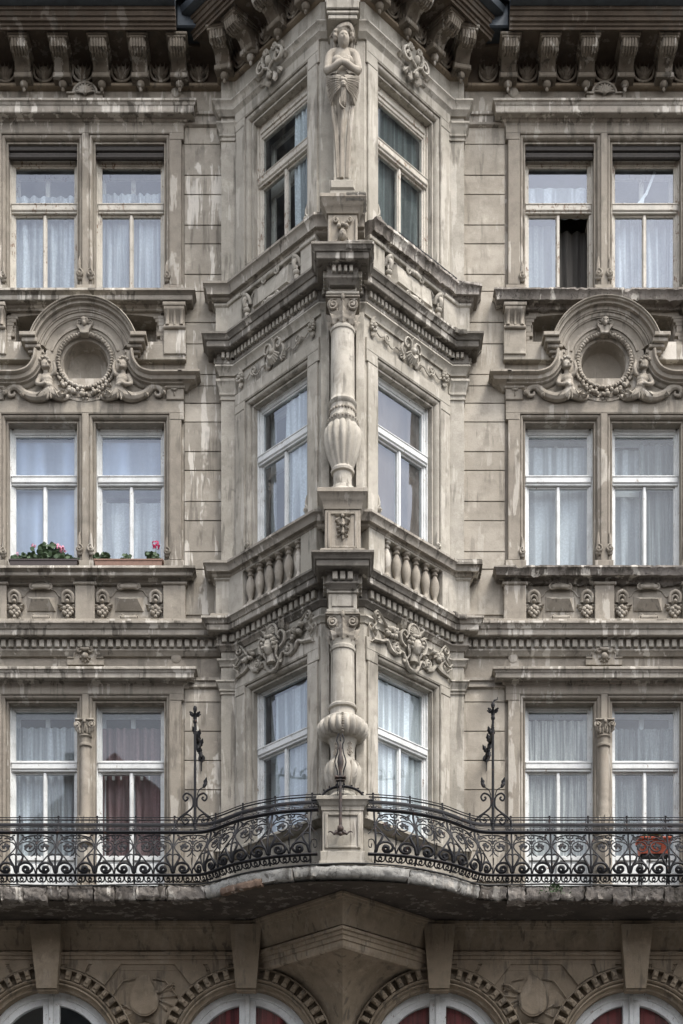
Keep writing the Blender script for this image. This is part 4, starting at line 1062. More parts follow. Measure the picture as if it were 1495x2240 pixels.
# storey 1
g = MB(TW)
g.box(-.31, .31, 1.35, 1.98, ZB-.01, 8.90, .012); g.box(-.325, .325, 1.35, 1.99, ZB-.01, 8.76, .01)
g.box(-.28, .28, 1.35, 1.915, 8.90, 9.47, .01)
for (a0, a1, z0, z1) in ((-.245, -.20, 8.95, 9.43), (.20, .245, 8.95, 9.43), (-.20, .20, 8.95, 8.985), (-.20, .20, 9.395, 9.43)): g.box(a0, a1, 1.9, 1.94, z0, z1, .01)
g.sweep([(-.28, 1.40), (-.28, 1.915), (.28, 1.915), (.28, 1.40)], [(-.05, 9.66), (.06, 9.655), (.075, 9.64), (.075, 9.60), (.055, 9.585), (.04, 9.54), (.015, 9.52), (.01, 9.47), (-.05, 9.46)])
pd = g.build('column_pedestal', 'carved_light', B)
g = MB(TW); rough_bar(g, [(-.16, 1.90), (.10, 1.905)], [(-.02, 8.99), (.014, 8.99), (.014, 9.36), (-.02, 9.36)], .012, 9, .04, seed=3); g.build('worn_patch', 'brick_patch', pd, 60) if False else None
g = MB(TW)
g.lathe([(.0, 9.64), (.26, 9.64), (.26, 9.70), (.235, 9.72), (.20, 9.75), (.17, 9.79)], 0, CP, 28)
g.lathe([(.17, 9.78), (.19, 9.82), (.23, 9.92), (.255, 10.03), (.25, 10.12), (.215, 10.20), (.17, 10.25)], 0, CP, 72, gad(12, .16, 9.8, 10.25))
g.lathe([(.175, 10.23), (.165, 10.30), (.17, 10.42), (.19, 10.50), (.21, 10.53)], 0, CP, 28)
g.lathe([(.20, 10.52), (.28, 10.545), (.325, 10.60), (.34, 10.67), (.325, 10.74), (.28, 10.79), (.22, 10.82)], 0, CP, 120, gad(20, .16, 10.54, 10.80))
g.lathe([(.25, 10.795), (.23, 10.83), (.175, 10.85), (.17, 10.94), (.20, 10.955), (.205, 10.98), (.19, 11.0), (.165, 11.02), (.166, 11.2), (.160, 11.74), (.175, 11.75), (.18, 11.79), (.165, 11.81), (.17, 11.85), (.18, 11.87), (.15, 11.89)], 0, CP, 40)
col1 = g.build('column', 'carved_light', B, 40)
q = MB(TW)
for i in range(9): q.ell((0, CP+.335-.05*abs(i-4)/4, 10.55+.03*i), (.017, .018, .014), 8, 6)
for sg in (-1, 1):
    for (z, x) in ((10.36, .085), (10.30, .10), (10.42, .09)): q.tube(spiral(sg*x, z, .035, .008, 0, sg*1.3, 14, CP+.15), .010, 6)
for i in range(10):
    an = -PI*.5+PI*i/9; t = MB(radial(0, CP, an)); t.leaf(0, .20, 9.82, PI/2, .36, .10, .06, 3, .025); b = len(q.v); q.v += t.v; q.f += [[b+k for k in f] for f in t.f]
q.build('column_relief', 'carved', col1, 50)
capital(CP, 11.86, 12.21, .165, col1)
g = MB(TW); g.box(-.195, .195, 1.40, 1.86, 12.21, 12.52, .008); g.box(-.215, .215, 1.40, 1.885, 12.46, 12.52, .01)
g.box(-.22, .22, 1.40, 1.87, 12.20, 12.25, .01)
g.box(-.15, .15, 1.8, 1.875, 12.28, 12.43, .006); g.build('impost_block', 'carved_light', B)
# storey 2
g = MB(TW)
g.box(-.285, .285, 1.38, 1.93, 12.93, 13.02, .012); g.box(-.245, .245, 1.38, 1.885, 13.0, 13.60, .01)
for (a0, a1, z0, z1) in ((-.205, -.165, 13.06, 13.56), (.165, .205, 13.06, 13.56), (-.165, .165, 13.06, 13.095), (-.165, .165, 13.525, 13.56)): g.box(a0, a1, 1.87, 1.905, z0, z1, .008)
g.sweep([(-.245, 1.40), (-.245, 1.885), (.245, 1.885), (.245, 1.40)], [(-.05, 13.86), (.08, 13.855), (.10, 13.84), (.10, 13.79), (.08, 13.775), (.06, 13.72), (.04, 13.70), (.02, 13.64), (.012, 13.60), (-.05, 13.59)])
p2 = g.build('column_pedestal', 'carved', B)
q = MB(TW)
for (z, k) in ((13.50, 1), (13.38, .8), (13.27, .7)):
    for s in (-1, 1): q.leaf(s*.01, 1.885, z, -PI/2+s*.9, .12*k, .07*k, .3, 3, .02); q.leaf(0, 1.885, z+.01, s*PI/2*0-PI/2+s*1.6, .11*k, .05*k, .3, 2, .02)
    q.leaf(0, 1.89, z, -PI/2, .14*k, .07*k, .2, 3, .02); q.ell((0, 1.91, z), (.025, .025, .025))
q.build('leaf_relief', 'carved', p2, 50)
g = MB(TW)
g.lathe([(.0, 13.84), (.225, 13.84), (.225, 13.90), (.205, 13.93), (.17, 13.96), (.165, 14.0), (.13, 14.03), (.125, 14.10), (.13, 14.20), (.16, 14.215), (.165, 14.245), (.15, 14.265), (.14, 14.29)], 0, CP, 32)
g.lathe([(.14, 14.28), (.165, 14.36), (.205, 14.48), (.235, 14.60), (.245, 14.70), (.235, 14.80), (.20, 14.86), (.18, 14.88)], 0, CP, 96, gad(14, .20, 14.25, 14.95))
g.lathe([(.19, 14.86), (.21, 14.89), (.215, 14.93), (.19, 14.96), (.175, 14.98), (.175, 15.12), (.195, 15.14), (.20, 15.17), (.18, 15.19), (.175, 15.22), (.165, 15.24), (.166, 15.4), (.158, 16.14), (.172, 16.15), (.176, 16.18), (.165, 16.20), (.15, 16.22)], 0, CP, 40)
col2 = g.build('column', 'carved_light', B, 40)
q = MB(TW)
for i in range(15): an = -PI*.55+1.1*PI*i/14; q.ell((.178*math.sin(an), CP+.178*math.cos(an), 15.05), (.020, .016, .022), 8, 6); q.ell((.212*math.sin(an), CP+.212*math.cos(an), 14.91), (.014, .014, .016), 7, 5)
q.build('column_relief', 'carved', col2, 50)
capital(CP, 16.20, 16.56, .16, col2)
g = MB(TW); g.box(-.19, .19, 1.40, 1.83, 16.55, 16.78, .008); g.box(-.225, .225, 1.40, 1.87, 16.56, 16.60, .01); g.box(-.21, .21, 1.40, 1.87, 16.70, 16.74, .01); g.build('impost_block', 'carved_light', B)
# storey 3
g = MB(TW)
g.box(-.20, .20, 1.40, 1.80, 17.08, 17.70, .01); g.box(-.24, .24, 1.40, 1.86, 17.08, 17.16, .012)
for s in (-1, 1): g.box(s*.165, s*.205, 1.78, 1.83, 17.16, 17.62, .012)
g.sweep([(-.20, 1.40), (-.20, 1.80), (.20, 1.80), (.20, 1.40)], [(-.05, 17.92), (.10, 17.915), (.115, 17.90), (.115, 17.86), (.095, 17.84), (.075, 17.79), (.05, 17.77), (.02, 17.70), (-.05, 17.69)])
p3 = g.build('statue_pedestal', 'carved', B)
q = MB(TW); head(q, (0, 1.82, 17.40), .068)
for s in (-1, 1):
    q.tube(spiral(s*.09, 17.60, .04, .01, PI/2, -s*1.3, 16, 1.83), .014, 6); q.leaf(s*.03, 1.80, 17.50, PI/2-s*.5, .14, .07, .35); q.leaf(s*.06, 1.80, 17.38, -PI/2+s*.4, .14, .06, .2)
for x in (-.05, 0, .05): q.ell((x, 1.85, 17.50+.02*(x == 0)), (.035, .04, .03))
q.leaf(0, 1.80, 17.29, -PI/2, .10, .08, .2)
q.build('carved_mask', 'carved', p3, 60)
for (top, y1) in ((17.92, 1.91), (17.09, 2.14)):
    g = MB(TW); rough_bar(g, [(.05, y1), (.31 if top > 17.5 else .40, y1), (.315 if top > 17.5 else .42, y1-.3)], [(-.12, top+.0), (.0, top), (.012, top-.03), (-.02, top-.10), (-.1, top-.04)], .016, 13, .025, seed=5)
    g.build('weathered_crust', 'crust', B, 60)

# ---- caryatid
S_ = lambda zx, zy, d=0: ((zx-325)/5.33*(22.5-CP-d)/3300, CP+d, 1.6+(3015-zy/5.33)*(22.5-CP-d)/3300-.02)
g = MB(TW)
head(g, S_(336, 345, .09), .103, .10)
g.tube([S_(338, 430, .04), S_(335, 500, .02)], [.062, .078], 12)                                   # neck
g.tube(bez([S_(325, 490, .01), S_(325, 560, .03), S_(325, 640, .02), S_(325, 730, .02), S_(325, 800, .02), S_(325, 900, 0)], 16), [.11, .165, .165, .16, .19, .15], 20, .75)
for s in (-1, 1):
    sx = 325+s*140; ex = 325+s*178
    g.tube(bez([S_(325+s*60, 500, .0), S_(sx-s*10, 520, .01), S_(sx+s*20, 580, .02), S_(ex, 700, .05)], 14), [.07, .088, .072, .058], 12)   # upper arm
    g.tube(bez([S_(ex, 700, .05), S_(325+s*120, 675, .13), S_(325+s*55, 615, .18), S_(325-s*5, 585+8*s, .19)], 14), [.058, .058, .048, .036], 12)  # forearm
    g.ell(S_(325-s*20, 570+10*s, .19), (.045, .028, .032), 10, 8)
    for k in range(4): g.tube(bez([S_(325-s*25, 552+14*k+8*s, .20), S_(325-s*60, 548+15*k+8*s, .195), S_(325-s*85, 556+15*k+8*s, .175)], 6), [.011, .010, .007], 7)
    g.tube([S_(325-s*10, 560+8*s, .21), S_(325-s*30, 535, .205)], [.012, .008], 6)
    g.ell(S_(325+s*65, 590, .10), (.075, .075, .07), 12, 9)                                           # chest
g.tube(bez([S_(325, 850, .0), S_(325, 1050, -.03), S_(320, 1500, -.05), S_(318, 2070, -.06)], 16), [.16, .14, .12, .10], 16, .7)
sb = g.build('caryatid', 'carved', B, 60, remesh=.006)
g = MB(TW)       # hair, veil
for i in range(22):
    t = PI*(-.12+1.24*i/21); rr = .112+.012*(i % 2); c0 = S_(336, 318, .065)
    g.ell((c0[0]+rr*math.cos(t), c0[1]+.01*(i % 3), c0[2]+.02+rr*1.05*math.sin(t)), (.032, .045, .030), 8, 6)
g.tube(bez([S_(270, 300, .04), S_(240, 380, .02), S_(225, 460, -.01), S_(215, 495, -.02)], 12), [.04, .045, .04, .02], 8)
g.tube(bez([S_(405, 300, .04), S_(420, 380, .02), S_(415, 450, .0), S_(405, 480, .0)], 12), [.035, .035, .03, .02], 8)
for (x0, k) in ((0, 1), (16, .8), (30, .6)):
    g.tube(bez([S_(175+x0, 320-x0, -.0), S_(215+x0, 250-x0*.6, .05), S_(290, 170+x0*.8, .12), S_(390, 140+x0, .14), S_(440-x0*.5, 190+x0, .12), S_(465-x0, 290, .07), S_(460-x0, 380, .0), S_(430, 470, -.02)], 36), [.012, .03*k+.008, .035*k+.008, .04*k+.01, .04*k+.01, .034*k+.01, .03*k, .012], 8)
g.ell(S_(336, 262, .02), (.125, .12, .11), 14, 10)
g.tube([S_(338, 330, -.08), S_(335, 480, -.09)], [.11, .10], 12)
g.build('hair', 'carved', sb, 60, remesh=.006)
g = MB(TW)       # drapery gathered at the hips: a soft mass, then thin sharp folds fanning from the knot
random.seed(3)
for s in (-1, 1):
    g.tube(bez([S_(325+s*20, 800, .12), S_(325+s*90, 790, .10), S_(325+s*150, 850, .03), S_(325+s*165, 930, .0), S_(325+s*140, 1040, -.02)], 14), [.05, .07, .065, .055, .03], 10)
    g.tube(bez([S_(325+s*60, 730, .12), S_(325+s*120, 715, .09), S_(325+s*165, 760, .03)], 10), [.03, .045, .03], 8)
    g.tube(bez([S_(325+s*150, 1030, .0), S_(325+s*125, 1080, .02), S_(325+s*110, 1250, .03), S_(325+s*78+0, 1500, .02), S_(325+s*60, 1960, .0)], 24), [.012, .024, .030, .034, .036], 8, 1.0)
g.tube(bez([S_(335, 870, .15), S_(338, 960, .13), S_(330, 1050, .12), S_(325, 1140, .08)], 14), [.022, .048, .058, .03], 10, .7)
g.tube(bez([S_(340, 1100, .08), S_(325, 1250, .055), S_(315, 1500, .04), S_(312, 1960, .03)], 20), [.03, .026, .03, .032], 8)
dr = g.build('drapery', 'carved', sb, 60, remesh=.006)
g = MB(TW)
for s in (-1, 1):
    for k in range(15):
        t = k/14; w_ = random.uniform(-8, 8); ex, ey = 325+s*(198-t*60+w_), 770+t*330
        g.tube(bez([S_(335+s*(10+6*t), 805+t*55, .185), S_(325+s*(72-14*t), 770+t*165, .175+.012*(k % 2)), S_(325+s*(140-34*t), 765+t*235, .115+.012*(k % 2)), S_(ex, ey, .045)], 14), [.008, .013, .016, .010], 6)
    for k in range(4): g.tube(bez([S_(325+s*(40+10*k), 700+8*k, .16), S_(325+s*(90+12*k), 690+12*k, .13), S_(325+s*(150+8*k), 730+14*k, .06)], 10), [.008, .014, .008], 6)
    for k in range(3): g.tube(bez([S_(325+s*(150-18*k), 1040+10*k, .03), S_(325+s*(118-18*k), 1180, .04), S_(325+s*(84-14*k), 1500, .045), S_(325+s*(62-12*k), 1950, .03)], 20), [.006, .012, .013, .012], 6)
for k in range(5): g.tube(bez([S_(318+8*k, 880, .19), S_(312+12*k, 980, .18), S_(300+15*k, 1080, .16+.01*(k % 2)), S_(305+12*k, 1150-12*abs(k-2), .12)], 12), [.007, .012, .013, .008], 6)
g.tube(bez([S_(300, 1000, .16), S_(290, 1080, .17), S_(345, 1140, .15)], 10), [.010, .02, .012], 8)
for (zx, zy, r) in ((335, 845, .045), (320, 805, .04), (352, 812, .036), (338, 870, .03)): g.ell(S_(zx, zy, .19), (r, .04, r*.9), 12, 9, 0, .2)
g.build('fold', 'carved', dr, 50)
g = MB(TW)
g.box(-.125, .105, CP-.22, CP+.03, 18.2, 19.3, .01); g.box(-.185, .175, CP-.22, CP+.17, 18.02, 18.17, .03); g.box(-.18, .17, CP-.22, CP+.15, 17.9, 18.03, .008); g.box(-.15, .14, CP-.2, CP+.10, 18.16, 18.21, .01)
g.box(-.20, .20, CP-.22, CP+.17, 20.36, 20.42, .01); g.box(-.215, .215, CP-.22, CP+.19, 20.42, 20.46, .01); g.box(-.225, .225, CP-.22, CP+.20, 20.48, 20.60, .01); g.box(-.17, .17, CP-.22, CP-.10, 20.0, 20.36, .008); g.box(-.24, .24, CP-.22, CP+.16, 20.60, 22.0, .008)
g.build('statue_niche', 'carved_light', B)

# ================================================================== EAVES
EP = [(-7.6, 0), (-1.80, 0), (-1.80, .15), (-1.59, .15), (-.30, 1.44), (.30, 1.44), (1.59, .15), (1.80, .15), (1.80, 0), (7.6, 0)]
g = MB(TW)
g.sweep(EP, [(-.03, 21.02), (.05, 21.02), (.06, 21.0), (.06, 20.975), (.03, 20.955), (-.03, 20.95)])
g.build('eaves_moulding', 'brown_wall', B)
for q_ in ([(-7.6, 0), (-2.42, 0)], [(-1.74, 0), (-.30, 1.44), (.30, 1.44), (1.74, 0)], [(2.42, 0), (7.6, 0)]):
    g = MB(TW); g.sweep(q_, [(.1, 21.33), (.60, 21.335), (.60, 21.30), (.625, 21.295), (.63, 21.33), (.65, 21.335), (.655, 21.37), (.685, 21.375), (.69, 21.42), (.71, 21.425), (.72, 21.48), (.74, 21.485), (.745, 21.53), (.1, 21.53)])
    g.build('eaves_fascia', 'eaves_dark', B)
    g = MB(TW); g.sweep(q_, [(.40, 21.53), (.80, 21.53), (.85, 21.56), (.87, 21.64), (.84, 21.70), (.40, 21.70)]); g.build('gutter', 'zinc', B)
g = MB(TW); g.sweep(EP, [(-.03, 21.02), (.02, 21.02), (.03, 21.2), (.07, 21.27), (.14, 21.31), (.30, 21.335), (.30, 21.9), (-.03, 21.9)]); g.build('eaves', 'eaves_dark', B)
for s in (-1, 1): g = MB(TW); g.box(s*1.95, s*2.42, .0, .58, 21.38, 21.9, .02); g.build('gap_shade_box', 'zinc', B)  # dark box added to fill the shadowed gap between wall and oriel eaves
def corbel_at(p, ang):
    T = radial(p[0], p[1], ang); g = MB(T); hw = .108; zt = 21.31
    prof = [(0, zt), (.50, zt), (.52, zt-.03), (.525, zt-.08), (.50, zt-.14), (.44, zt-.17), (.37, zt-.165), (.32, zt-.14), (.27, zt-.15), (.22, zt-.20), (.18, zt-.27), (.12, zt-.31), (0, zt-.33)]
    n = len(prof); P = [(-hw, d, z) for d, z in prof]+[(hw, d, z) for d, z in prof]
    g.add(P, [tuple(range(n)), tuple(range(n, 2*n))[::-1]]+[(i, (i+1) % n, n+(i+1) % n, n+i) for i in range(n)])
    for x in (-.082, -.041, 0, .041, .082):
        g.tube([(x, .515, zt-.03), (x, .53, zt-.08), (x, .505, zt-.145), (x, .44, zt-.178), (x, .37, zt-.172)], .020, 7)
    g.box(-.155, .155, 0, .565, zt-.02, zt+.025, .012); g.box(-.135, .135, .0, .55, zt-.05, zt-.02, .01)
    for s in (-1, 1):
        t = MB(lambda a, d, z: T(s*(hw+.004)+(d), a, z)); t.tube(spiral(.43, zt-.085, .07, .012, -PI/2, 1.4, 18, 0), .014, 6); t.tube(spiral(.11, zt-.22, .06, .012, PI/2, 1.4, 16, 0), .012, 6)
        b = len(g.v); g.v += t.v; g.f += [[b+k for k in f] for f in t.f]
    g.box(-.13, .13, 0, .22, zt-.34, zt-.27, .012)
    o = g.build('eaves_corbel', 'corbel_stone', B, 40)
    q = MB(T); q.lathe([(.0, zt-.335), (.05, zt-.335), (.062, zt-.36), (.055, zt-.395), (.035, zt-.42), (.02, zt-.425), (.026, zt-.45), (.018, zt-.475), (.0, zt-.49)], 0, .11, 14); q.build('drop_finial', 'corbel_stone', o, 50)
    return o
def medallion_at(p, ang, w=.36):
    T = radial(p[0], p[1], ang); g = MB(T); z = 21.15
    g.tube([(w*.42*math.cos(t)*1.0, .06, z+.02+.14*math.sin(t)) for t in [PI*(1-.0)+PI*i/14 for i in range(15)]], .018, 6)
    g.tube([(-w*.42, .06, z+.02), (-w*.42, .07, z+.12)], .018, 6); g.tube([(w*.42, .06, z+.02), (w*.42, .07, z+.12)], .018, 6)
    g.ell((0, .06, z), (.095, .05, .105), 14, 9)
    for a in (-.55, -.28, 0, .28, .55): g.leaf(a*.06, .09, z-.08, PI/2-a, .19, .05, .15, 2, .02)
    return g.build('leaf_medallion', 'corbel_stone', B, 50)
def straight_row(x0, n, step, m):
    c0 = corbel_at((x0, 0), 0); m0 = medallion_at((x0+m*step/2, 0), 0)
    for i in range(1, n): copy_obj(c0, B, (m*step*i, 0, 0)); copy_obj(m0, B, (m*step*i, 0, 0))
straight_row(wx(393, .12), 9, .578, -1); straight_row(wx(1112, .12), 9, .578, 1)
for s in (-1, 1): medallion_at((wx(393 if s < 0 else 1112, .12)-s*.289, 0), 0, .30)
q2 = math.sqrt(.5)
for side in (-1, 1):
    for a in (.62, 1.20, 1.78): corbel_at((side*a*q2, 1.74-a*q2), side*R(45))
    for a in (.91, 1.49, 2.05): medallion_at((side*a*q2, 1.74-a*q2), side*R(45))
    corbel_at((side*1.72, .15), side*R(12)); corbel_at((side*2.30+side*.12, 0), 0) if False else None
# roof above the gutter
g = MB(TW); g.add([(-7.6, .4, 21.9), (7.6, .4, 21.9), (7.6, -5, 25), (-7.6, -5, 25)], [(0, 1, 2, 3)]); g.add([(-7.6, -4.6, 0), (7.6, -4.6, 0), (7.6, -4.6, 25), (-7.6, -4.6, 25)], [(0, 1, 2, 3)])
for s in (-1, 1): g.add([(s*7.6, -.02, 0), (s*7.6, -4.6, 0), (s*7.6, -4.6, 25), (s*7.6, -.02, 21.9)], [(0, 1, 2, 3)])
g.add([(-2.6, .5, 21.7), (2.6, .5, 21.7), (0, -1, 22.9), (0, 2.6, 21.7)], [(0, 3, 2), (1, 3, 2)])
g.build('roof', 'zinc', B)
# ================================================================== BALCONY
SL = bez([(-2.6, 1.15), (-2.25, 1.15), (-2.02, 1.17), (-1.82, 1.28), (-1.42, 1.62), (-.96, 1.86), (-.48, 1.97), (0, 2.0)], 42)
SLF = [(-7.6, 1.15)]+SL+[(-x, y) for x, y in SL[::-1][1:]]+[(7.6, 1.15)]
slab = MB(TW); n = len(SLF)
for (z, ins) in ((8.712, .05), (8.50, .07)):
    for i in range(n-1):
        p, q = SLF[i], SLF[i+1]
        slab.add([(p[0], 0, z), (p[0], p[1]-ins, z), (q[0], q[1]-ins, z), (q[0], 0, z)], [(0, 1, 2, 3)])
slab.add([(-7.6, 0, 8.5), (-7.6, 1.1, 8.5), (-7.6, 1.1, 8.712), (-7.6, 0, 8.712)], [(0, 1, 2, 3)])
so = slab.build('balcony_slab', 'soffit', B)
# the broken stone edge: courses of separate lumps, the bow in patched mortar
random.seed(21)
def edge_blocks(path, mat, gaps, amp, seed, h0=8.495, h1=8.70):
    g = MB(TW); acc = 0
    pts = []
    for i in range(len(path)-1):
        L = math.dist(path[i], path[i+1]); k = max(1, int(L/.03)); pts += [tuple(path[i][q]+(path[i+1][q]-path[i][q])*j/k for q in range(2)) for j in range(k)]
    pts.append(path[-1]); i = 0
    while i < len(pts)-3:
        k = int(random.uniform(*gaps)/.03); j = min(len(pts)-1, i+k)
        if len(pts)-1-j < 4: j = len(pts)-1
        seg = pts[i:j+1]; zb = h0+random.uniform(-.02, .03); o = random.uniform(-.04, .015)
        cut = .25*(seg[1][0]-seg[0][0]); seg = [(seg[0][0]+cut, seg[0][1])]+seg[1:-1]+[(seg[-1][0]-cut, seg[-1][1])]
        rough_bar(g, seg, [(-.22, h1), (o-.01, h1-.005), (o+.0, h1-.03), (o-.005, (zb+h1)/2), (o-.03, zb+.02), (-.09, zb), (-.22, zb)], amp, 9, .028, seed=seed+i)
        i = j
    return g.build('slab_edge', mat, so, 60)
iL = [p for p in SLF if p[0] <= -1.95]; iC = [p for p in SLF if -1.98 <= p[0] <= 1.98]; iR = [p for p in SLF if p[0] >= 1.95]
edge_blocks(iL, 'broken', (.30, .42), .034, 1); edge_blocks(iC, 'mortar', (1.1, 1.9), .026, 2, 8.515); edge_blocks(iR, 'broken', (.22, .5), .038, 3)
for (pp, sd) in (([p for p in SLF if -1.75 <= p[0] <= -1.1], 4), ):
    g = MB(TW); rough_bar(g, pp, [(-.06, 8.60), (.0, 8.585), (.02, 8.54), (.01, 8.49), (-.06, 8.48)], .022, 10, .028, seed=sd); g.build('exposed_brick', 'brick_patch', so, 60)
# thin black capping line of the slab and hanging cable
cb = MB(TW)
cb.tube([(p[0], p[1]+.012+.004*math.sin(p[0]*9), 8.705+.012*math.sin(p[0]*2.3+1)) for p in [SLF[0]]+[(-7.6+.1*k, 1.15) for k in range(1, 51)]+SL+[(-x, y) for x, y in SL[::-1][1:]]+[(2.6+.1*k, 1.15) for k in range(1, 50)]], .012, 6)
tag(cb.build('cable', 'black_cable'), 'long black cable running along the broken edge of the balcony', 'cable')

# corbelling under the oriel: mouldings on a triangular plan
def tri(h, w=7.6): return [(-w, 0), (-h, 0), (0, h), (h, 0), (w, 0)]
g = MB(TW)
g.sweep(tri(1.27), [(-.04, 8.49), (.225, 8.49), (.225, 8.455), (.205, 8.45), (.20, 8.42), (.175, 8.415), (.165, 8.375), (.15, 8.365), (.055, 8.10), (.02, 8.095), (.02, 8.07), (.095, 8.065), (.10, 8.02), (.07, 8.015), (.062, 7.965), (.04, 7.96), (.034, 7.90), (.012, 7.895), (.006, 7.82), (-.015, 7.79), (-.04, 7.78)])
tb = g.build('oriel_corbelling', 'brown_wall', B, 30)
# wall moulding below the slab further out
ZC = 1.6+(3035-2310)/146.67; R3, R2, R1 = 192/146.67, 167/146.67, 146/146.67
AX = [-4.38, -1.43, 1.43, 4.34]
g = MB(TW)      # the pendentive between the two middle arches
N = 26; rows = []
for i in range(N+1):
    z = ZC-.2+(7.86-(ZC-.2))*i/N; dz = max(0, z-ZC); w_ = 1.43-math.sqrt(max(0, (R3+.002)**2-dz*dz)) if dz < R3 else 1.27
    w_ = min(w_, 1.262); rows.append((w_, z))
P = []
for (w_, z) in rows: P += [(-w_, 0, z), (0, w_, z), (w_, 0, z)]
F = []
for i in range(N): a = i*3; F += [(a, a+1, a+4, a+3), (a+1, a+2, a+5, a+4)]
g.add(P, F); g.add([(-.125, 0, 0), (0, .125, 0), (.125, 0, 0), (-.125, 0, ZC-.2), (0, .125, ZC-.2), (.125, 0, ZC-.2)], [(0, 1, 4, 3), (1, 2, 5, 4)])
g.build('oriel_base', 'brown_wall', B, 25)
# lower wall with arched openings
def arch_wall():
    g = MB(TW); top = 8.55; xs = [-7.6]
    for k, c in enumerate(AX):
        n = 40; prev = xs[-1]
        g.add([(prev, 0, 4.4), (c-R1, 0, 4.4), (c-R1, 0, top), (prev, 0, top)], [(0, 1, 2, 3)])
        for i in range(n):
            t0, t1 = PI-PI*i/n, PI-PI*(i+1)/n; x0, x1 = c+R1*math.cos(t0), c+R1*math.cos(t1); z0, z1 = ZC+R1*math.sin(t0), ZC+R1*math.sin(t1)
            g.add([(x0, 0, z0), (x1, 0, z1), (x1, 0, top), (x0, 0, top)], [(0, 1, 2, 3)]); g.add([(x0, 0, z0), (x1, 0, z1), (x1, -.4, z1), (x0, -.4, z0)], [(0, 1, 2, 3)])
        for s in (-1, 1): g.add([(c+s*R1, 0, 4.4), (c+s*R1, 0, ZC), (c+s*R1, -.4, ZC), (c+s*R1, -.4, 4.4)], [(0, 1, 2, 3)])
        xs.append(c+R1)
    g.add([(xs[-1], 0, 4.4), (7.6, 0, 4.4), (7.6, 0, top), (xs[-1], 0, top)], [(0, 1, 2, 3)])
    g.add([(-7.6, 0, -.02), (7.6, 0, -.02), (7.6, 0, 4.4), (-7.6, 0, 4.4)], [(0, 1, 2, 3)])
    g.build('wall', 'brown_wall', B)
arch_wall()
g = MB(TW); g.sweep([(-7.6, 0), (7.6, 0)], [(-.05, 4.5), (.15, 4.5), (.18, 4.45), (.18, 4.35), (.1, 4.28), (.05, 4.2), (-.05, 4.2)]); g.box(-7.6, 7.6, -.1, .06, 0, .9); g.build('plinth', 'brown_wall', B)
arc_pts = lambda c, r, n=48, e=0: [(c+r*math.cos(PI-PI*i/n), ZC+r*math.sin(PI-PI*i/n)) for i in range(n+1)]
for k, c in enumerate(AX):
    g = MB(TW)
    g.sweep(arc_pts(c, R3), [(0, -.03), (0, .10), (-.008, .115), (-.022, .11), (-.03, .008), (-.17, .008), (-.175, .095), (-.19, .10), (-.21, .08), (-.222, .04), (-.228, .065), (-.25, .075), (-.262, .05), (-.268, .01), (-.285, .0), (-.29, -.05), (-.315, -.06), (-.318, -.36), (-.29, -.36), (-.25, -.03)], 'face')
    ar = g.build('arch_moulding', 'brown_wall', B, 30)
    g = MB(TW)
    for i in range(25):
        t = PI*(.02+.96*i/24)
        if abs(t-PI/2) < .13: continue
        ct, st = math.cos(t), math.sin(t)
        TT = lambda a, d, z, c=c, ct=ct, st=st: (c+(R3-.10+z)*ct-a*st, -d, ZC+(R3-.10+z)*st+a*ct)
        t_ = MB(TT); t_.box(-.040, .040, .0, .125, -.066, .072, .010); t_.box(-.028, .028, .12, .15, -.02, .05, .010); b = len(g.v); g.v += t_.v; g.f += [[b+q for q in f] for f in t_.f]
    g.build('dentils', 'brown_wall', ar)
    # keystone
    g = MB(TW); zb, zt = 7.50, 8.42
    P = [(c-.15, .0, zb), (c+.15, .0, zb), (c+.235, 0, zt), (c-.235, 0, zt), (c-.15, .20, zb), (c+.15, .20, zb), (c+.235, .30, zt), (c-.235, .30, zt)]
    g.add(P, [(0, 1, 5, 4), (1, 2, 6, 5), (2, 3, 7, 6), (3, 0, 4, 7), (4, 5, 6, 7), (0, 1, 2, 3)]); g.box(c-.145, c+.145, .0, .17, zb-.035, zb, .01)
    g.build('keystone', 'brown_wall', B, 20)
    # voussoir plates with open joints, clipped to the bay
    for s in (-1, 1):
        for (d0, d1) in ((11.5, 23.5), (25.5, 38.5)):
            a0, a1 = R(d0), R(d1); r0 = R3+.025
            pl = [(s*r0*math.sin(a0+(a1-a0)*q/6), r0*math.cos(a0+(a1-a0)*q/6)) for q in range(7)]
            hz = 8.40-ZC; p1 = (s*hz*math.tan(a1), hz); p0 = (s*hz*math.tan(a0), hz)
            poly = [(c+x, ZC+z) for x, z in pl+[p1, p0]]
            if abs(c) < 2 and (c > 0) != (s > 0): continue
            q_ = MB(TW); q_.prism(poly, -.02, .04); q_.build('voussoir', 'brown_wall', B, 20)
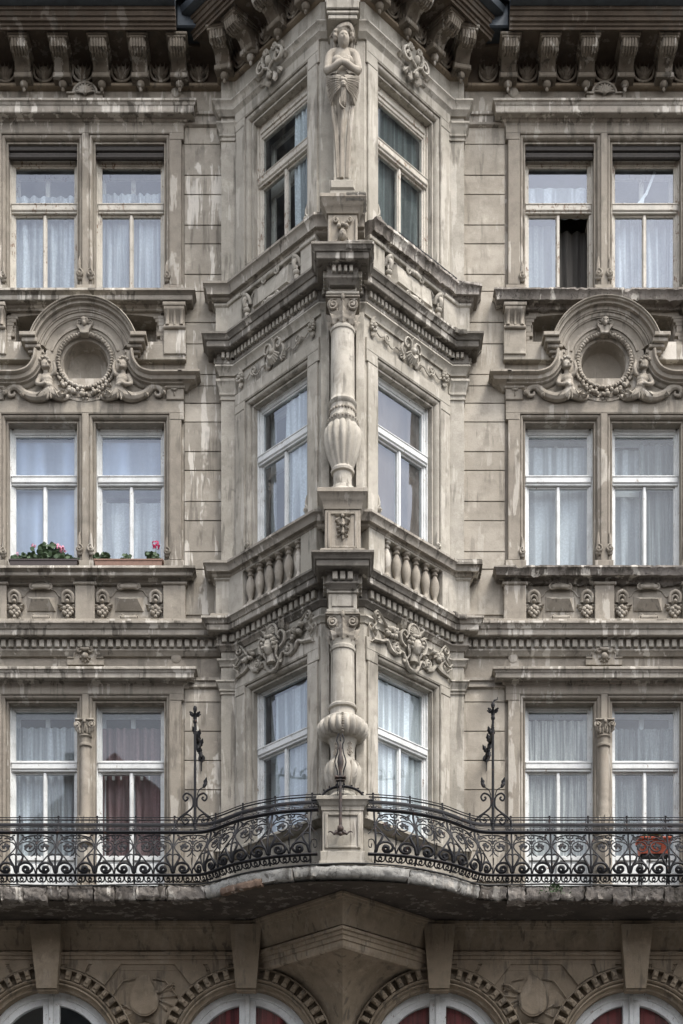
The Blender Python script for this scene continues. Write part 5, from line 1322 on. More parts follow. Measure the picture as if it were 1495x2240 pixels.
# stippled spandrel plates with shields
def spandrel(cx, mirror):
    g = MB(TW); zt = 7.98
    X = lambda a: cx+mirror*a
    for s in (-1, 1):
        poly = [(.0, 7.20), (.0, 7.05), (.34, 6.98), (.46, 7.06), (.66, 7.22), (.30, 7.55), (.22, 7.60), (.12, 7.66), (0, 7.66)]
        g.prism([(X(s*a), z-.0) for a, z in poly], -.02, .018)
    g.build('spandrel_panel', 'brown_wall', B, 20)
    g = MB(TW)
    sh = bez([(0, 7.74), (.07, 7.72), (.10, 7.64), (.17, 7.50), (.215, 7.36), (.18, 7.22), (.08, 7.14), (0, 7.12), (-.10, 7.15), (-.19, 7.24), (-.215, 7.38), (-.19, 7.52), (-.13, 7.64), (-.08, 7.70), (0, 7.74)], 56)[:-1]
    g.prism([(X(a), z) for a, z in sh], 0, .055); g.prism([(X(a*.9), 7.42+(z-7.42)*.92) for a, z in sh], .05, .068)
    o = g.build('shield', 'brown_wall', B, 30)
    g = MB(TW)
    an0 = 0 if mirror > 0 else PI
    for (a, z, an, L) in ((.20, 7.46, .5, .24), (.24, 7.40, .1, .26), (.22, 7.36, -.4, .24), (.28, 7.47, .75, .22), (.20, 7.34, -.8, .2), (-.20, 7.22, 2.6, .16), (-.24, 7.26, 3.1, .18), (-.16, 7.17, -2.7, .16), (.30, 7.50, .3, .16)):
        t = an if mirror > 0 else PI-an; g.leaf(X(a), .02, z, t, L, .075, .1, 1, .022)
    g.tube(bez([(X(.18), .05, 7.48), (X(.26), .06, 7.50), (X(.36), .05, 7.58), (X(.46), .04, 7.60)], 12), [.02, .018, .012], 6)
    for s in (-1, 1):
        g.tube(bez([(X(s*.13), .03, 7.69), (X(s*.28), .03, 7.66), (X(s*.34), .03, 7.62), (X(s*.62), .03, 7.24)], 12), .010, 5)
        g.tube(spiral(X(s*.40), 6.93, .075, .015, PI/2, -s*mirror*1.6, 24, .03), .018, 6); g.ell((X(s*.40), .03, 6.93), (.025, .03, .025))
    g.box(X(-.34), X(.34), -.02, .024, 6.55, 6.86, .01)
    g.build('laurel_relief', 'brown_wall', o, 50)
spandrel((AX[0]+AX[1])/2-.05, 1); spandrel((AX[2]+AX[3])/2-.05, -1)
# arched windows
for k, c in enumerate(AX):
    g = MB(TW); d = -.20; RW = R1-.035
    g.sweep(arc_pts(c, RW+.03), [(0, d-.05), (0, d+.04), (-.085, d+.04), (-.09, d+.02), (-.185, d+.02), (-.195, d-.05)], 'face')
    for s in (-1, 1): g.box(c+s*(RW+.03), c+s*(RW-.16), d-.05, d+.03, 4.6, ZC, .006)
    g.box(c-.125, c+.125, d-.05, d+.03, 4.6, ZC+RW-.10, .006); g.box(c-.035, c+.035, d-.05, d+.06, 4.6, ZC+RW-.02, .01)
    g.box(c-RW, c+RW, d-.05, d+.045, 6.0, 6.12, .01); g.box(c-RW, c+RW, d-.06, d+.05, 4.5, 4.6, .01)
    o = g.build('arched_window', 'white_paint', B, 30)
    p = MB(TW); pts = arc_pts(c, RW-.08, 30); p.prism([(c-RW+.08, 4.6)]+pts+[(c+RW-.08, 4.6)], d-.03, d-.026); p.build('pane', 'glass_dark', o)

# ================================================================== WINDOWS AND WHAT HANGS BEHIND THEM
for m in (1, -1):
    T = TB(m)
    for s in (-1, 1):
        a0, a1 = sorted((s*LI, s*LO)) if m else 0
        for f in (3, 2, 1):
            op = True if (m < 0 and s > 0 and f == 3) else None
            gl = 'glass_clear' if f == 1 or (f == 2 and m < 0) else 'glass_sky'
            if op:      # in this bay local a runs right to left: open the half nearer the middle post
                window(lambda a, d, z, T=T, c=(a0+a1)/2: T(2*c-a, d, z), a0, a1, f, gl=gl, opened=True, label='beige timber window with its right lower casement open')
            else: window(T, a0, a1, f, gl=gl, name='window' if f > 1 else 'balcony_door')
# blind boxes over the top windows
for m in (1, -1):
    for s in (-1, 1):
        T = TB(m); g = MB(T); a0, a1 = sorted((s*(LI+.0), s*(LO+.0)))
        g.box(a0, a1, -.18, -.06, 20.10, 20.17, .01); g.box(a0, a1, -.17, -.08, 20.03, 20.10, .02); g.tube([(a0, -.09, 20.02), (a1, -.09, 20.02)], .028, 8); g.build('blind_box', 'dark_blind', B)
for side in (-1, 1):
    T = TF(side)
    for f in (3, 2, 1):
        wd = {3: 'aged_paint', 2: 'white_paint', 1: 'white_paint'}[f]
        window(T, WA0+.105, WA1-.105, f, wood=wd, d=-.20, bottom=OS[f]-.0, topz=HEAD[f]-.10, gl={3: 'glass_clear', 2: 'glass_mirror' if side < 0 else 'glass_sky', 1: 'glass_sky' if side < 0 else 'glass_clear'}[f], name='window')

lw = lambda s: sorted((s*(LI+.03), s*(LO-.03)))
def cur(m, s, z0, z1, d, mat, label, **k):
    a = lw(s); return curtain(TB(m), a[0], a[1], z0, z1, d, mat, label, **k)
GZ = {3: (17.9, 20.0), 2: (13.78, 15.92), 1: (9.5, 11.8)}
cur(1, -1, 17.95, 19.62, -.33, 'sheer_white', 'white sheer curtain in the leftmost window of the top floor', folds=7)
cur(1, 1, 17.95, 19.66, -.33, 'sheer_white', 'white sheer curtain in the top floor window just left of the oriel side wall', folds=10)
cur(1, -1, 13.8, 15.88, -.30, 'blind_blue', 'flat pale blue blind filling the middle floor window over the dark flower box', cat='blind', amp=.002, name='roller_blind')
cur(1, 1, 15.28, 15.88, -.30, 'blind_blue', 'short pale blue blind covering only the upper pane over the red geranium', cat='blind', amp=.002, name='roller_blind')
cur(1, 1, 13.8, 15.0, -.36, 'sheer_white', 'off-white net curtain behind the lower panes above the terracotta flower box', folds=7, amp=.012)
cur(1, -1, 8.8, 11.6, -.38, 'sheer_white', 'white draped curtain in the leftmost balcony door', folds=8)
cur(1, 1, 8.8, 11.6, -.40, 'cloth_rose', 'dark rose pleated curtain in the balcony door left of the oriel', folds=9)
cur(-1, 1, 19.28, 19.75, -.33, 'sheer_white', 'short pale curtain in the upper pane of the half-open top window', folds=6, amp=.01)
curtain(TB(-1), .18, .62, 17.95, 19.2, -.48, 'drape_dark', 'dark brown drape hanging inside the open casement of the upper right window', folds=3, amp=.03)
curtain(TB(-1), .66, 1.13, 17.95, 19.2, -.36, 'sheer_grey', 'grey net curtain in the closed lower casement beside the open one', folds=3, amp=.01)
cur(-1, -1, 17.95, 19.55, -.38, 'sheer_white', 'white sheer curtain at the top right window with a leaning white bar', folds=8)
cur(-1, 1, 13.8, 15.85, -.38, 'sheer_white', 'smooth white net curtain in the middle floor window right of the oriel', folds=4, amp=.01)
cur(-1, -1, 13.8, 15.85, -.44, 'sheer_white', 'white net curtain behind the grey drape in the rightmost middle floor window', folds=5, amp=.02)
curtain(TB(-1), -1.13, -.60, 13.8, 15.88, -.34, 'sheer_grey', 'grey drape pulled to one side in the rightmost middle floor window', folds=4, amp=.03)
cur(-1, 1, 8.8, 11.68, -.33, 'sheer_cream', 'cream pleated curtain in the balcony door right of the oriel', folds=9)
cur(-1, -1, 8.8, 11.56, -.33, 'sheer_grey', 'grey pleated curtain in the rightmost balcony door', folds=11)
curtain(TF(-1), .76, 1.22, 18.0, 20.1, -.26, 'lace_white', 'dim net curtain drawn half across the upper left oriel window', folds=5)
curtain(TF(1), .76, 2.0, 18.0, 20.0, -.29, 'net_dim', 'greenish grey net curtain in the upper right oriel window', folds=8, amp=.012)
curtain(TF(-1), .76, 1.40, 13.8, 15.9, -.25, 'lace_white', 'thin white curtain in the middle left oriel window', folds=4)
curtain(TF(1), .76, 2.0, 13.8, 15.9, -.25, 'blind_dark', 'brown blind pulled down in the middle right oriel window', cat='blind', amp=.002, name='roller_blind')
curtain(TF(-1), .76, 1.62, 9.6, 11.7, -.25, 'lace_white', 'white lace curtain in the lowest left oriel window', folds=8, amp=.012)
curtain(TF(1), .76, 1.90, 9.6, 11.75, -.25, 'lace_white', 'pleated pale curtain in the lowest right oriel window', folds=10, amp=.012)
for k, (c, mt, nm) in enumerate(((AX[1], 'cloth_red', 'dark red curtain in the arched window just left of the centre corner'), (AX[2], 'cloth_red', 'dark red curtain in the arched window just right of the centre corner'), (AX[3], 'cloth_red', 'dark red curtain in the rightmost arched window'))):
    curtain(TW, c-.9, c+.9, 4.6, ZC+.86, -.27, mt, nm, folds=10, amp=.008)
# leaning white bar
g = MB(TB(-1)); g.tube([(-.42, -.31, 19.28), (-.70, -.31, 19.65), (-.83, -.31, 19.98)], .028, 4, .3); g.tube([(-.66, -.305, 19.60), (-.61, -.305, 19.28)], .024, 4, .3)
tag(g.build('wooden_bar', 'white_paint'), 'forked white bar leaning behind the upper pane of the top right window', 'bar')

# ================================================================== FLOWER BOXES AND PLANTS
def geranium(mb_l, mb_s, cx, y, z, w, h, n, seed):
    random.seed(seed)
    for i in range(n):
        x = cx+random.gauss(0, w*.42); x = max(cx-w, min(cx+w, x)); hh = h*(.35+.65*random.random())*(1-.5*abs(x-cx)/w); yy = y+random.uniform(-.06, .07)
        mb_s.tube([(cx+(x-cx)*.6, y, z-.02), (x, yy, z+hh)], .004, 4)
        for k in range(3):
            an = random.random()*6.28; r = random.uniform(.022, .042); c0 = Vector((x+random.uniform(-.03, .03), yy+random.uniform(-.03, .03), z+hh*random.uniform(.5, 1.05)))
            tl = random.uniform(-.5, .9); P = [tuple(c0)]
            for q in range(8):
                t = 2*PI*q/7.9; rr = r*(1 if q % 2 else .86); P.append((c0.x+rr*math.cos(t+an), c0.y+rr*math.sin(t+an)*math.sin(tl), c0.z+rr*math.sin(t+an)*math.cos(tl)+.004))
            mb_l.add(P, [(0, q, q+1) for q in range(1, 8)]+[(0, 8, 1)])
def flower(mb, c, r, seed):
    random.seed(seed)
    for i in range(26):
        v = Vector((random.gauss(0, 1), random.gauss(0, 1), random.gauss(0, 1))).normalized()*r*random.uniform(.6, 1)
        s = r*.34; p = Vector(c)+v; a = v.orthogonal().normalized()*s; b = v.cross(a).normalized()*s
        mb.add([tuple(p+a), tuple(p+b+v*.15), tuple(p-a), tuple(p-b+v*.15), tuple(p+v*.25)], [(0, 1, 4), (1, 2, 4), (2, 3, 4), (3, 0, 4)])
TL = TB(1)
for (a0, a1, mt, nm) in ((-1.11, -.10, 'brown_plastic', 'dark brown trough planter on the left middle floor sill'), (.15, 1.16, 'terracotta_plastic', 'faded terracotta trough planter on the sill nearer the oriel')):
    g = MB(TL); z = 13.742; g.prism([(a0+.02, z), (a1-.02, z), (a1, z+.125), (a0, z+.125)], .0, .15); g.box(a0-.012, a1+.012, -.008, .158, z+.105, z+.135, .006)
    e = tag(empty('planter', TL((a0+a1)/2, .07, z)), nm, 'planter'); g.build('trough', mt, e)
    q = MB(TL); q.box(a0+.02, a1-.02, .015, .135, z+.12, z+.138, 0); q.build('soil', 'brown_plastic', e)
def plant(cx, w, h, n, seed, label, blooms, y=.07, z=13.875, T=TL, kind='geranium'):
    e = tag(empty(kind, T(cx, y, z)), label, 'plant'); L = MB(T); S = MB(T); geranium(L, S, cx, y, z, w, h, n, seed)
    S.build('stem', 'stem_green', e); L.build('foliage', 'leaf_green', e)
    for (x, dz, r, mt) in blooms:
        st = MB(T); st.tube([(cx+(x-cx)*.8, y, z+.02), (x, y+.03, z+dz)], .005, 4); b = MB(T); flower(b, (x, y+.03, z+dz), r, seed+int(x*50)); fo = b.build('blossom', mt, e); st.build('flower_stalk', 'stem_green', fo)
plant(-.55, .30, .27, 60, 1, 'bushy pink and white flowering geranium in the dark brown trough', [(-.76, .22, .038, 'pink_petal'), (-.40, .19, .055, 'pink_petal'), (-.33, .16, .05, 'pink_petal'), (-.46, .23, .035, 'pink_petal')])
plant(-.93, .20, .11, 24, 2, 'small trailing geranium at the left end of the dark brown trough', [(-1.0, .10, .024, 'pink_petal')])
plant(-.22, .12, .08, 10, 6, 'sprig of leaves at the right end of the dark brown trough', [])
plant(.27, .13, .13, 18, 3, 'small leafy plant at the left end of the terracotta trough', [])
plant(.64, .08, .07, 10, 4, 'tiny leafy seedling in the middle of the terracotta trough', [])
plant(1.02, .13, .12, 20, 5, 'geranium with one tall magenta flower head at the right end of the terracotta trough', [(1.06, .235, .062, 'magenta_petal'), (.93, .10, .03, 'magenta_petal')])
# orange planter on the balcony floor stand at the right
xo = wx(1432, .75); TO = TW
e = tag(empty('planter', (xo, -.7, 8.715)), 'bright orange planter hooked behind the balcony railing at the right edge', 'planter')
g = MB(TW); z = wz(1872, .75); g.prism([(xo-.20, z), (xo+.20, z), (xo+.23, z+.22), (xo-.23, z+.22)], .62, .84); g.box(xo-.245, xo+.245, .60, .86, z+.20, z+.24, .01); g.build('trough', 'orange_plastic', e)
g = MB(TW); 
for s in (-1, 1): g.box(xo+s*.2-.01, xo+s*.2+.01, .64, .66, 8.715, z, 0); g.box(xo+s*.2-.01, xo+s*.2+.01, .80, .82, 8.715, z, 0)
g.box(xo-.21, xo+.21, .63, .83, z-.015, z, 0); g.build('stand', 'iron', e)
plant(xo, .2, .12, 26, 8, 'low green plant growing in the orange planter', [], y=.73, z=z+.22, T=TW, kind='leafy_plant')
# weeds in the broken slab edge
L = MB(TW); random.seed(9)
for i in range(60):
    x = wx(1216, 1.15)+random.gauss(0, .09); zz = 8.66+random.uniform(-.05, .05)-abs(x-wx(1216, 1.15))*.2; an = random.random()*6; r = .022
    L.add([(x, 1.17, zz), (x+r*math.cos(an), 1.20, zz+r*math.sin(an)), (x+1.6*r*math.cos(an+.5), 1.20, zz+1.6*r*math.sin(an+.5)), (x+r*math.cos(an+1), 1.19, zz+r*math.sin(an+1))], [(0, 1, 2, 3)])
tag(L.build_one('weed', 'leaf_green'), 'tuft of green weed rooted in the broken balcony edge on the right', 'plant')

# ================================================================== IRONWORK
half = bez([(-2.6, 1.07), (-2.25, 1.07), (-2.0, 1.09), (-1.81, 1.20), (-1.42, 1.55), (-.96, 1.79), (-.62, 1.88), (-.33, 1.92)], 63)
RP = half[::-1]+[(-2.7-.1*k, 1.07) for k in range(0, 50)]     # from the pedestal outward
cum = [0]
for i in range(1, len(RP)): cum.append(cum[-1]+math.dist(RP[i-1], RP[i]))
def rail_at(s, side):
    s = max(0, s); i = 0
    import bisect
    i = min(len(cum)-2, max(0, bisect.bisect_right(cum, s)-1)); t = (s-cum[i])/(cum[i+1]-cum[i])
    j0, j1 = max(0, i-2), min(len(RP)-1, i+3)
    x = RP[i][0]+(RP[i+1][0]-RP[i][0])*t; y = RP[i][1]+(RP[i+1][1]-RP[i][1])*t
    dx, dy = nrm2((RP[j1][0]-RP[j0][0], RP[j1][1]-RP[j0][1])); nx, ny = dy, -dx
    if ny < 0: nx, ny = -nx, -ny
    return x, y, nx, ny
def belly(h):
    if h <= .765: return .16*math.sin(PI*min(1, (h+.10)/.80))**1.2*(1-.15*h)
    return -.10*min(1, (h-.765)/.14)
def TRAIL(side):
    def f(a, d, h):
        x, y, nx, ny = rail_at(a, side); d += belly(h); x += nx*d; y += ny*d
        return ((x if side < 0 else -x), -y, ZB+h)
    return f
PER = .553; S0 = .10
def motif(T, s0, full=True):
    Z = lambda zx, zy: (s0+(zx-75)/640*PER, 0, (1090-zy)/1155.6+.12)
    def line(mb, pts, r, n=16, fl=1, mir=True):
        for sg in ((0, 1) if mir else (0,)):
            q = [Z(790-x if sg else x, y) for x, y in pts]; mb.tube(bez(q, n), [x*1.8 for x in r] if isinstance(r, list) else r*1.8, 5, fl)
    g = MB(T)
    line(g, [(78, 1060), (105, 970), (190, 908), (290, 915), (342, 975), (315, 1030), (240, 1048), (190, 1012), (215, 970), (265, 985), (262, 1020), (240, 1015)], [.0085, .008, .007, .007, .007, .007, .0075, .008, .009, .010, .012, .015], 36)
    line(g, [(388, 1070), (372, 1000), (330, 945), (215, 800), (130, 690), (98, 610), (145, 535), (250, 508), (340, 550), (368, 625), (330, 690), (265, 705), (205, 655)], .0062, 42)
    line(g, [(92, 600), (125, 490), (200, 425), (290, 400), (385, 396)], .0055, 16)
    line(g, [(300, 455), (250, 435), (190, 478), (155, 450), (185, 420), (205, 445)], .0065, 16); line(g, [(175, 450), (150, 440), (165, 400), (128, 392)], [.006, .009, .009, .006], 10)
    line(g, [(80, 775), (125, 755), (185, 795), (165, 870), (115, 960), (88, 1050)], [.005, .005, .005, .006, .010, .013], 18)
    line(g, [(345, 405), (350, 440), (388, 455)], .006, 6); line(g, [(390, 560), (375, 510), (335, 490), (320, 505)], [.010, .009, .008, .004], 8); line(g, [(390, 640), (385, 720), (350, 775), (310, 800)], [.008, .006, .005, .003], 10)
    line(g, [(390, 690), (383, 740), (360, 770), (335, 770)], .004, 8)
    line(g, [(180, 915), (150, 930), (110, 960)], [.004, .014, .006], 8, .6)
    # leafy heads in the circles
    for sg in (0, 1):
        m = lambda x: 790-x if sg else x
        for (x, y, an, L) in ((255, 610, 2.0, .055), (255, 600, 1.2, .06), (250, 610, 2.9, .06), (270, 610, .2, .055), (250, 620, 3.5, .05), (270, 620, -.5, .04)):
            a, d, z = Z(m(x), y); g.leaf(a, 0, z, PI-an if sg else an, L, .045, .1, 3, .006)
        a, d, z = Z(m(258), 595); g.ell((a, 0, z), (.030, .010, .022), 8, 5)
    g.tube([Z(395, 350), Z(395, 600), Z(395, 1080)], .0065, 5); 
    for (y, r) in ((610, .014), (1045, .020), (430, .012), (500, .013)): g.ell(Z(395, y), (r, r*.8, r), 8, 5)
    for k in range(9): a, d, z = Z(395, 825+14*k); g.ell((a, 0, z), (.016-.0007*k, .010, .0035), 8, 4)
    # lower scrolls
    for x0 in (75, 235, 395, 555):
        for (sg, xb) in ((1, x0+5), (-1, x0+155)):
            q = [Z(xb+sg*dx, y) for dx, y in ((2, 1112), (8, 1165), (55, 1187), (100, 1155), (85, 1122), (60, 1140))]
            g.tube(bez(q, 14), .0095, 5)
    # small finials between the upper lines
    line(g, [(362, 330), (350, 290), (335, 265)], [.008, .006, .004], 6); g.tube([Z(395, 345), Z(395, 230)], .005, 5)
    return g
for side in (-1, 1):
    T = TRAIL(side); nm = 'left' if side < 0 else 'right'
    e = tag(empty('balcony_railing', (side*2.6, -1.07, ZB)), 'black wrought iron scrollwork railing on the %s half of the balcony' % nm, 'railing')
    S1 = S0+PER*13; smp = [cum[-1]*.0+S1*i/150 for i in range(151)]
    for (h, r, fl) in ((.12, .019, 1.4), (.765, .025, 1.3), (.907, .027, 1.2), (.80, .008, 1), (.83, .008, 1), (.862, .008, 1), (.98, .010, 1), (1.015, .007, 1)):
        g = MB(T); g.tube([(s_, 0, h) for s_ in smp], r, 6, fl); g.build('rail', 'iron', e)
    # stub of scroll between the pedestal and the first post
    proto = None
    for k in range(14):
        s0 = S0+PER*k
        if s0 > cum[-1]-.7: break
        x, y, nx, ny = rail_at(s0, side)
        if k > 4 and proto is not None:
            for pr_, x_ in proto: copy_obj(pr_, e, (side*PER*(k-kp), 0, 0))
            continue
        o1 = motif(T, s0).build('scroll_panel', 'iron', e, 50)
        g = MB(T); g.tube([(s0, 0, h) for h in [.02+.745*i/12 for i in range(13)]], .015, 6); g.tube([(s0, 0, h) for h in (.765, .80, .85, .907, .98, 1.02)], [.018, .016, .015, .015, .012, .011], 6)
        for (h, r) in ((.12, .022), (.535, .024), (.765, .024), (.907, .024), (1.03, .017)): g.ell((s0, 0, h), (r, r*.8, r*.8), 8, 6)
        for s in (-1, 1):
            g.tube(bez([(s0, 0, .93), (s0+s*.02, 0, .96), (s0+s*.035, 0, .945), (s0+s*.04, 0, .965)], 8), [.006, .008, .004], 5)
            g.tube(bez([(s0, -.0, .79), (s0+s*.05, .0, .80), (s0+s*.065, .0, .825), (s0+s*.045, .0, .84), (s0+s*.035, 0, .82)], 10), .0055, 5); g.leaf(s0, 0, .77, PI/2-s*.5, .09, .035, .1, 2, .006)
        g.ell((s0, 0, .15), (.02, .014, .05), 8, 6)
        o2 = g.build('post', 'iron', e, 50)
        if k == 4: proto = [(o1, 0), (o2, 0)]; kp = 4
    g = MB(T); g.tube(bez([(S0, 0, .52), (S0-.05, 0, .44), (S0-.10, 0, .38)], 8), .006, 5); g.tube(bez([(S0-.0, 0, .2), (S0-.03, 0, .30), (S0-.09, 0, .30), (S0-.10, 0, .22), (S0-.06, 0, .2), (S0-.055, 0, .25)], 14), .008, 5)
    g.tube([(S0, 0, .907), (S0-.09, 0, .90)], .012, 6); g.build('end_scroll', 'iron', e)

# tall iron standards rising off the railing, braced back to the wall
def standard(side, px, label, leaf2, tip):
    X = wx(px, 1.0); p = 1.0; z0 = ZB+.90; zt = wz(1548 if side < 0 else 1540, 1.0); s = 1 if side > 0 else -1
    e = tag(empty('iron_standard', (X, -p, z0)), label, 'iron standard')
    g = MB(TW); g.tube([(X, p, z0-.12), (X, p, zt-.08)], [.022, .018], 8)
    for i in range(26): z = z0+.5+i*.036; g.ell((X, p, z), (.016, .016, .010), 7, 4)
    for (z, r) in ((z0+.02, .026), (z0+.24, .024), (z0+.36, .022), (z0+.42, .018), (zt-.34, .022), (zt-.26, .02)): g.ell((X, p, z), (r, r, r*.7), 10, 6)
    g.build('rod', 'iron', e)
    g = MB(TW)
    for k in (-1, 1):
        g.tube(bez([(X+k*.27, p, z0-.04), (X+k*.24, p, z0+.08), (X+k*.10, p, z0+.19), (X+k*.03, p, z0+.27), (X+k*.04, p, z0+.40), (X+k*.12, p, z0+.45), (X+k*.17, p, z0+.40), (X+k*.14, p, z0+.345), (X+k*.10, p, z0+.375), (X+k*.12, p, z0+.40)], 44), .014, 6)
        g.tube(bez([(X+k*.02, p, z0-.0), (X+k*.05, p, z0+.11), (X+k*.13, p, z0+.15), (X+k*.19, p, z0+.08), (X+k*.14, p, z0+.01), (X+k*.09, p, z0+.06), (X+k*.13, p, z0+.09)], 30), .012, 6)
        g.ell((X+k*.125, p, z0+.07), (.025, .012, .022))
        if leaf2 or k > 0:
            g.tube(bez([(X+k*.03, p, z0+.42), (X+k*.06, p, z0+.50), (X+k*.13, p, z0+.54)], 10), .008, 5); g.ell((X+k*.14, p, z0+.57), (.028, .014, .05), 8, 6, k*-.5); g.leaf(X+k*.13, p, z0+.56, PI/2-k*.3, .12, .05, .2, 2, .008)
    g.build('lyre_scroll', 'iron', e, 50)
    g = MB(TW)
    g.ell((X, p, zt-.20), (.03, .03, .04)); g.ell((X, p, zt-.02), (.028, .028, .05)); g.tube([(X, p, zt-.2), (X, p, zt)], .016, 6)
    for k in range(6):
        an = 2*PI*k/6; T = radial(X, p, an); t = MB(T); t.leaf(0, .02, zt-.17, PI/2-0, .10, .05, .5, 2, .008); t.tube([(0, .0, zt-.12), (0, .05, zt-.11), (0, .085, zt-.075)], [.01, .014, .012], 6); b = len(g.v); g.v += t.v; g.f += [[b+q for q in f] for f in t.f]
    if tip: g.tube(bez([(X, p, zt), (X+.02, p, zt+.05), (X+.06, p, zt+.06), (X+.065, p, zt+.10)], 8), [.016, .016, .014, .004], 6)
    g.build('flower_finial', 'iron', e, 50)
    g = MB(TW); za = 10.98      # brace back to the wall
    g.tube(bez([(X, p, za-.02), (X-.0, .75, za-.03), (X, .4, za+.03), (X, .0, za-.0)], 16), [.016, .02, .026, .02], 6)
    for (d, r) in ((.85, .03), (.62, .036), (.45, .03), (.28, .036), (.12, .03)): g.ell((X, d, za+.0), (r, r*1.2, r*1.3), 8, 6)
    for (d, an) in ((.8, 2.0), (.7, 1.2), (.55, 1.9), (.4, 1.1), (.3, -1.4), (.6, -1.6), (.2, 2.2), (.5, 1.5)): g.leaf(X, d, za, an, .13, .06, .3, 3, .01)
    g.tube(bez([(X, .95, za), (X, 1.0, za+.08), (X, .88, za+.12), (X, .83, za+.06)], 10), .010, 5)
    g.disc([(0, .015), (.05, .014), (.055, -.01)], X, za, 14); g.tube([(X, .03, za-.02), (X, .02, za-.2)], [.014, .006], 6)
    g.build('wall_brace', 'iron', e, 50)
standard(-1, 427, 'slim black iron standard with one leaf bud on the railing left of the oriel', False, False)
standard(1, 1079, 'slim black iron standard with two leaf buds on the railing right of the oriel', True, True)

# lamp bracket in front of the central pedestal
p = 2.06; e = tag(empty('lamp_bracket', (0, -p, 9.15)), 'rusty iron pole bracket with hoop fixed in front of the central pedestal', 'bracket')
g = MB(TW); X = -.03
g.tube([(X, p, 9.20), (X, p, 9.80), (X, p, 10.0)], [.022, .021, .02], 12); g.lathe([(.0, 9.78), (.022, 9.80), (.021, 9.95), (.035, 10.02), (.045, 10.08), (.035, 10.14), (.018, 10.19), (.02, 10.25), (.014, 10.30), (.0, 10.36)], X, p, 14)
g.box(X-.075, X+.075, p-.04, p+.04, 9.85, 9.875, .006); g.box(X-.06, X+.06, p-.03, p+.03, 9.815, 9.83, .004)
g.build('pole', 'rusty_iron', e, 40)
g = MB(TW)
for s in (-1, 1):
    g.tube(bez([(X+s*.035, p, 9.87), (X+s*.04, p, 9.94), (X+s*.075, p, 10.07), (X+s*.045, p, 10.19), (X+s*.03, p, 10.30), (X+s*.05, p, 10.37), (X+s*.02, p, 10.46)], 26), .0095, 6); g.tube([(X+s*.035, p, 9.62), (X+s*.035, p, 9.87)], .006, 5)
    g.tube(bez([(X+s*.035, p+.0, 9.86), (X+s*.04, p-.06, 9.80), (X+s*.035, p-.12, 9.66)], 8), .006, 5)
g.tube([(X-.04, p, 10.26), (X+.04, p, 10.26)], .007, 5); g.tube([(X, p, 10.36), (X, p, 10.44)], [.014, .006], 6)
g.build('cage', 'iron', e)
g = MB(TW); g.tube([(.0+.29*math.cos(t), p-.10, 9.60+.18*math.sin(t)) for t in [PI*i/24 for i in range(25)]], .017, 6, 1.4)
for i in range(9): t = PI*(.08+.84*i/8); g.leaf(.29*math.cos(t), p-.10, 9.60+.18*math.sin(t), t-.6, .05, .03, .2, 1, .008)
for s in (-1, 1): g.tube([(s*.29, p-.1, 9.60), (s*.42, p-.16, 9.615)], .014, 6)
g.build('hoop', 'iron', e)
g = MB(TW); g.ell((X, p, 9.17), (.045, .045, .05), 10, 7); g.ell((X, p, 9.10), (.03, .03, .03))
for k in (-1, 1): g.tube(bez([(X, p-.03, 9.14), (X+k*.08, p-.05, 9.12), (X+k*.13, p-.08, 9.16), (X+k*.17, p-.1, 9.155)], 10), [.02, .022, .014, .005], 6); g.leaf(X, p, 9.15, -PI/2+k*1.0, .12, .06, .2, 2, .01)
g.tube([(X, p, 9.17), (X, 1.9, 9.22)], .02, 6); g.build('foot_ornament', 'rusty_iron', e, 50)

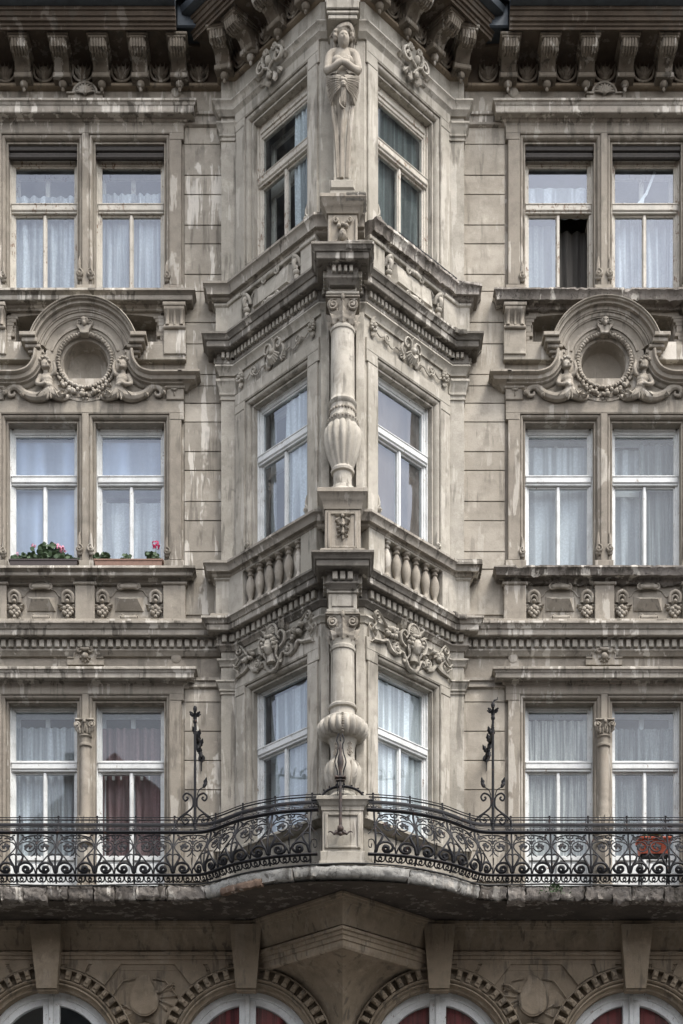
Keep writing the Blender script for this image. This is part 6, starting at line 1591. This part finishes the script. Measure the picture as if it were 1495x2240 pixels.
# ================================================================== THE STREET AND THE HOUSES OPPOSITE (seen in the panes)
g = MB(TW); g.add([(-400, 400, 0), (400, 400, 0), (400, -400, 0), (-400, -400, 0)], [(0, 1, 2, 3)]); tag(g.build('ground', 'paving'), kind='structure')
g = MB(TW); g.add([(-300, 2.8, .004), (300, 2.8, .004), (300, 26, .004), (-300, 26, .004)], [(0, 1, 2, 3)]); tag(g.build('road', 'asphalt'), kind='structure')
g = MB(TW); g.box(-300, 300, -.3, 2.8, -.1, .13, .02); tag(g.build('pavement', 'paving'), kind='structure')
def house(x0, x1, y, h, roofh, label, gable=False):
    e = tag(empty('house', ((x0+x1)/2, -y, 0)), label, 'building'); g = MB(TW)
    holes = []; n = int((x1-x0)/2.6); w = (x1-x0)/n
    for i in range(n):
        for k in range(int(h/4)): holes.append((x0+w*(i+.3), x0+w*(i+.7), 1.2+4*k, 3.3+4*k))
    TT = lambda a, d, z: (a, -(y-d), z)
    g = MB(TT); g.wall(x0, x1, 0, h, holes, 0, .3); g.box(x0, x1, -9, -8.9, 0, h, 0); g.box(x0, x0+.1, -9, 0, 0, h, 0); g.box(x1-.1, x1, -9, 0, 0, h, 0); g.sweep([(x1, 0), (x0, 0)][::-1], [(-.05, h), (.4, h), (.45, h-.2), (.2, h-.5), (-.05, h-.5)]); g.build('wall', 'far_plaster', e)
    g = MB(TT)
    for (a, b, c, d) in holes: g.add([(a, -.25, c), (b, -.25, c), (b, -.25, d), (a, -.25, d)], [(0, 1, 2, 3)])
    g.build('window', 'far_window', e)
    g = MB(TT)
    if gable: xm = (x0+x1)/2; g.add([(x0, .3, h), (xm, .3, h+roofh), (x1, .3, h), (x0, -9, h), (xm, -9, h+roofh), (x1, -9, h)], [(0, 1, 4, 3), (1, 2, 5, 4), (0, 1, 2), (3, 4, 5)])
    else: g.add([(x0, .4, h), (x1, .4, h), (x1, -4.5, h+roofh), (x0, -4.5, h+roofh), (x0, -9, h), (x1, -9, h)], [(0, 1, 2, 3), (3, 2, 5, 4), (0, 3, 4), (1, 2, 5)])
    r = g.build('roof', 'far_roof', e); g = MB(TT); xm = x0+(x1-x0)*.3; g.box(xm, xm+1.2, -3.6, -2.6, h+1, h+roofh+1.2); g.build('chimney', 'far_plaster', r)
house(-60, -34, 27, 20, 4, 'wide plastered house far along the opposite side on the left')
house(34, 62, 27, 22, 4, 'wide plastered house far along the opposite side on the right')
house(-34, -13, 27, 16, 3.5, 'plain plastered house across the street, farthest left')
house(-13, -2, 27, 18, 4.5, 'gabled plastered house across the street on the left', True)
house(-2, 13, 27, 14.5, 3.5, 'plastered house across the street behind the viewer')
house(13, 34, 27, 15, 3.5, 'tallest plastered house across the street on the right')
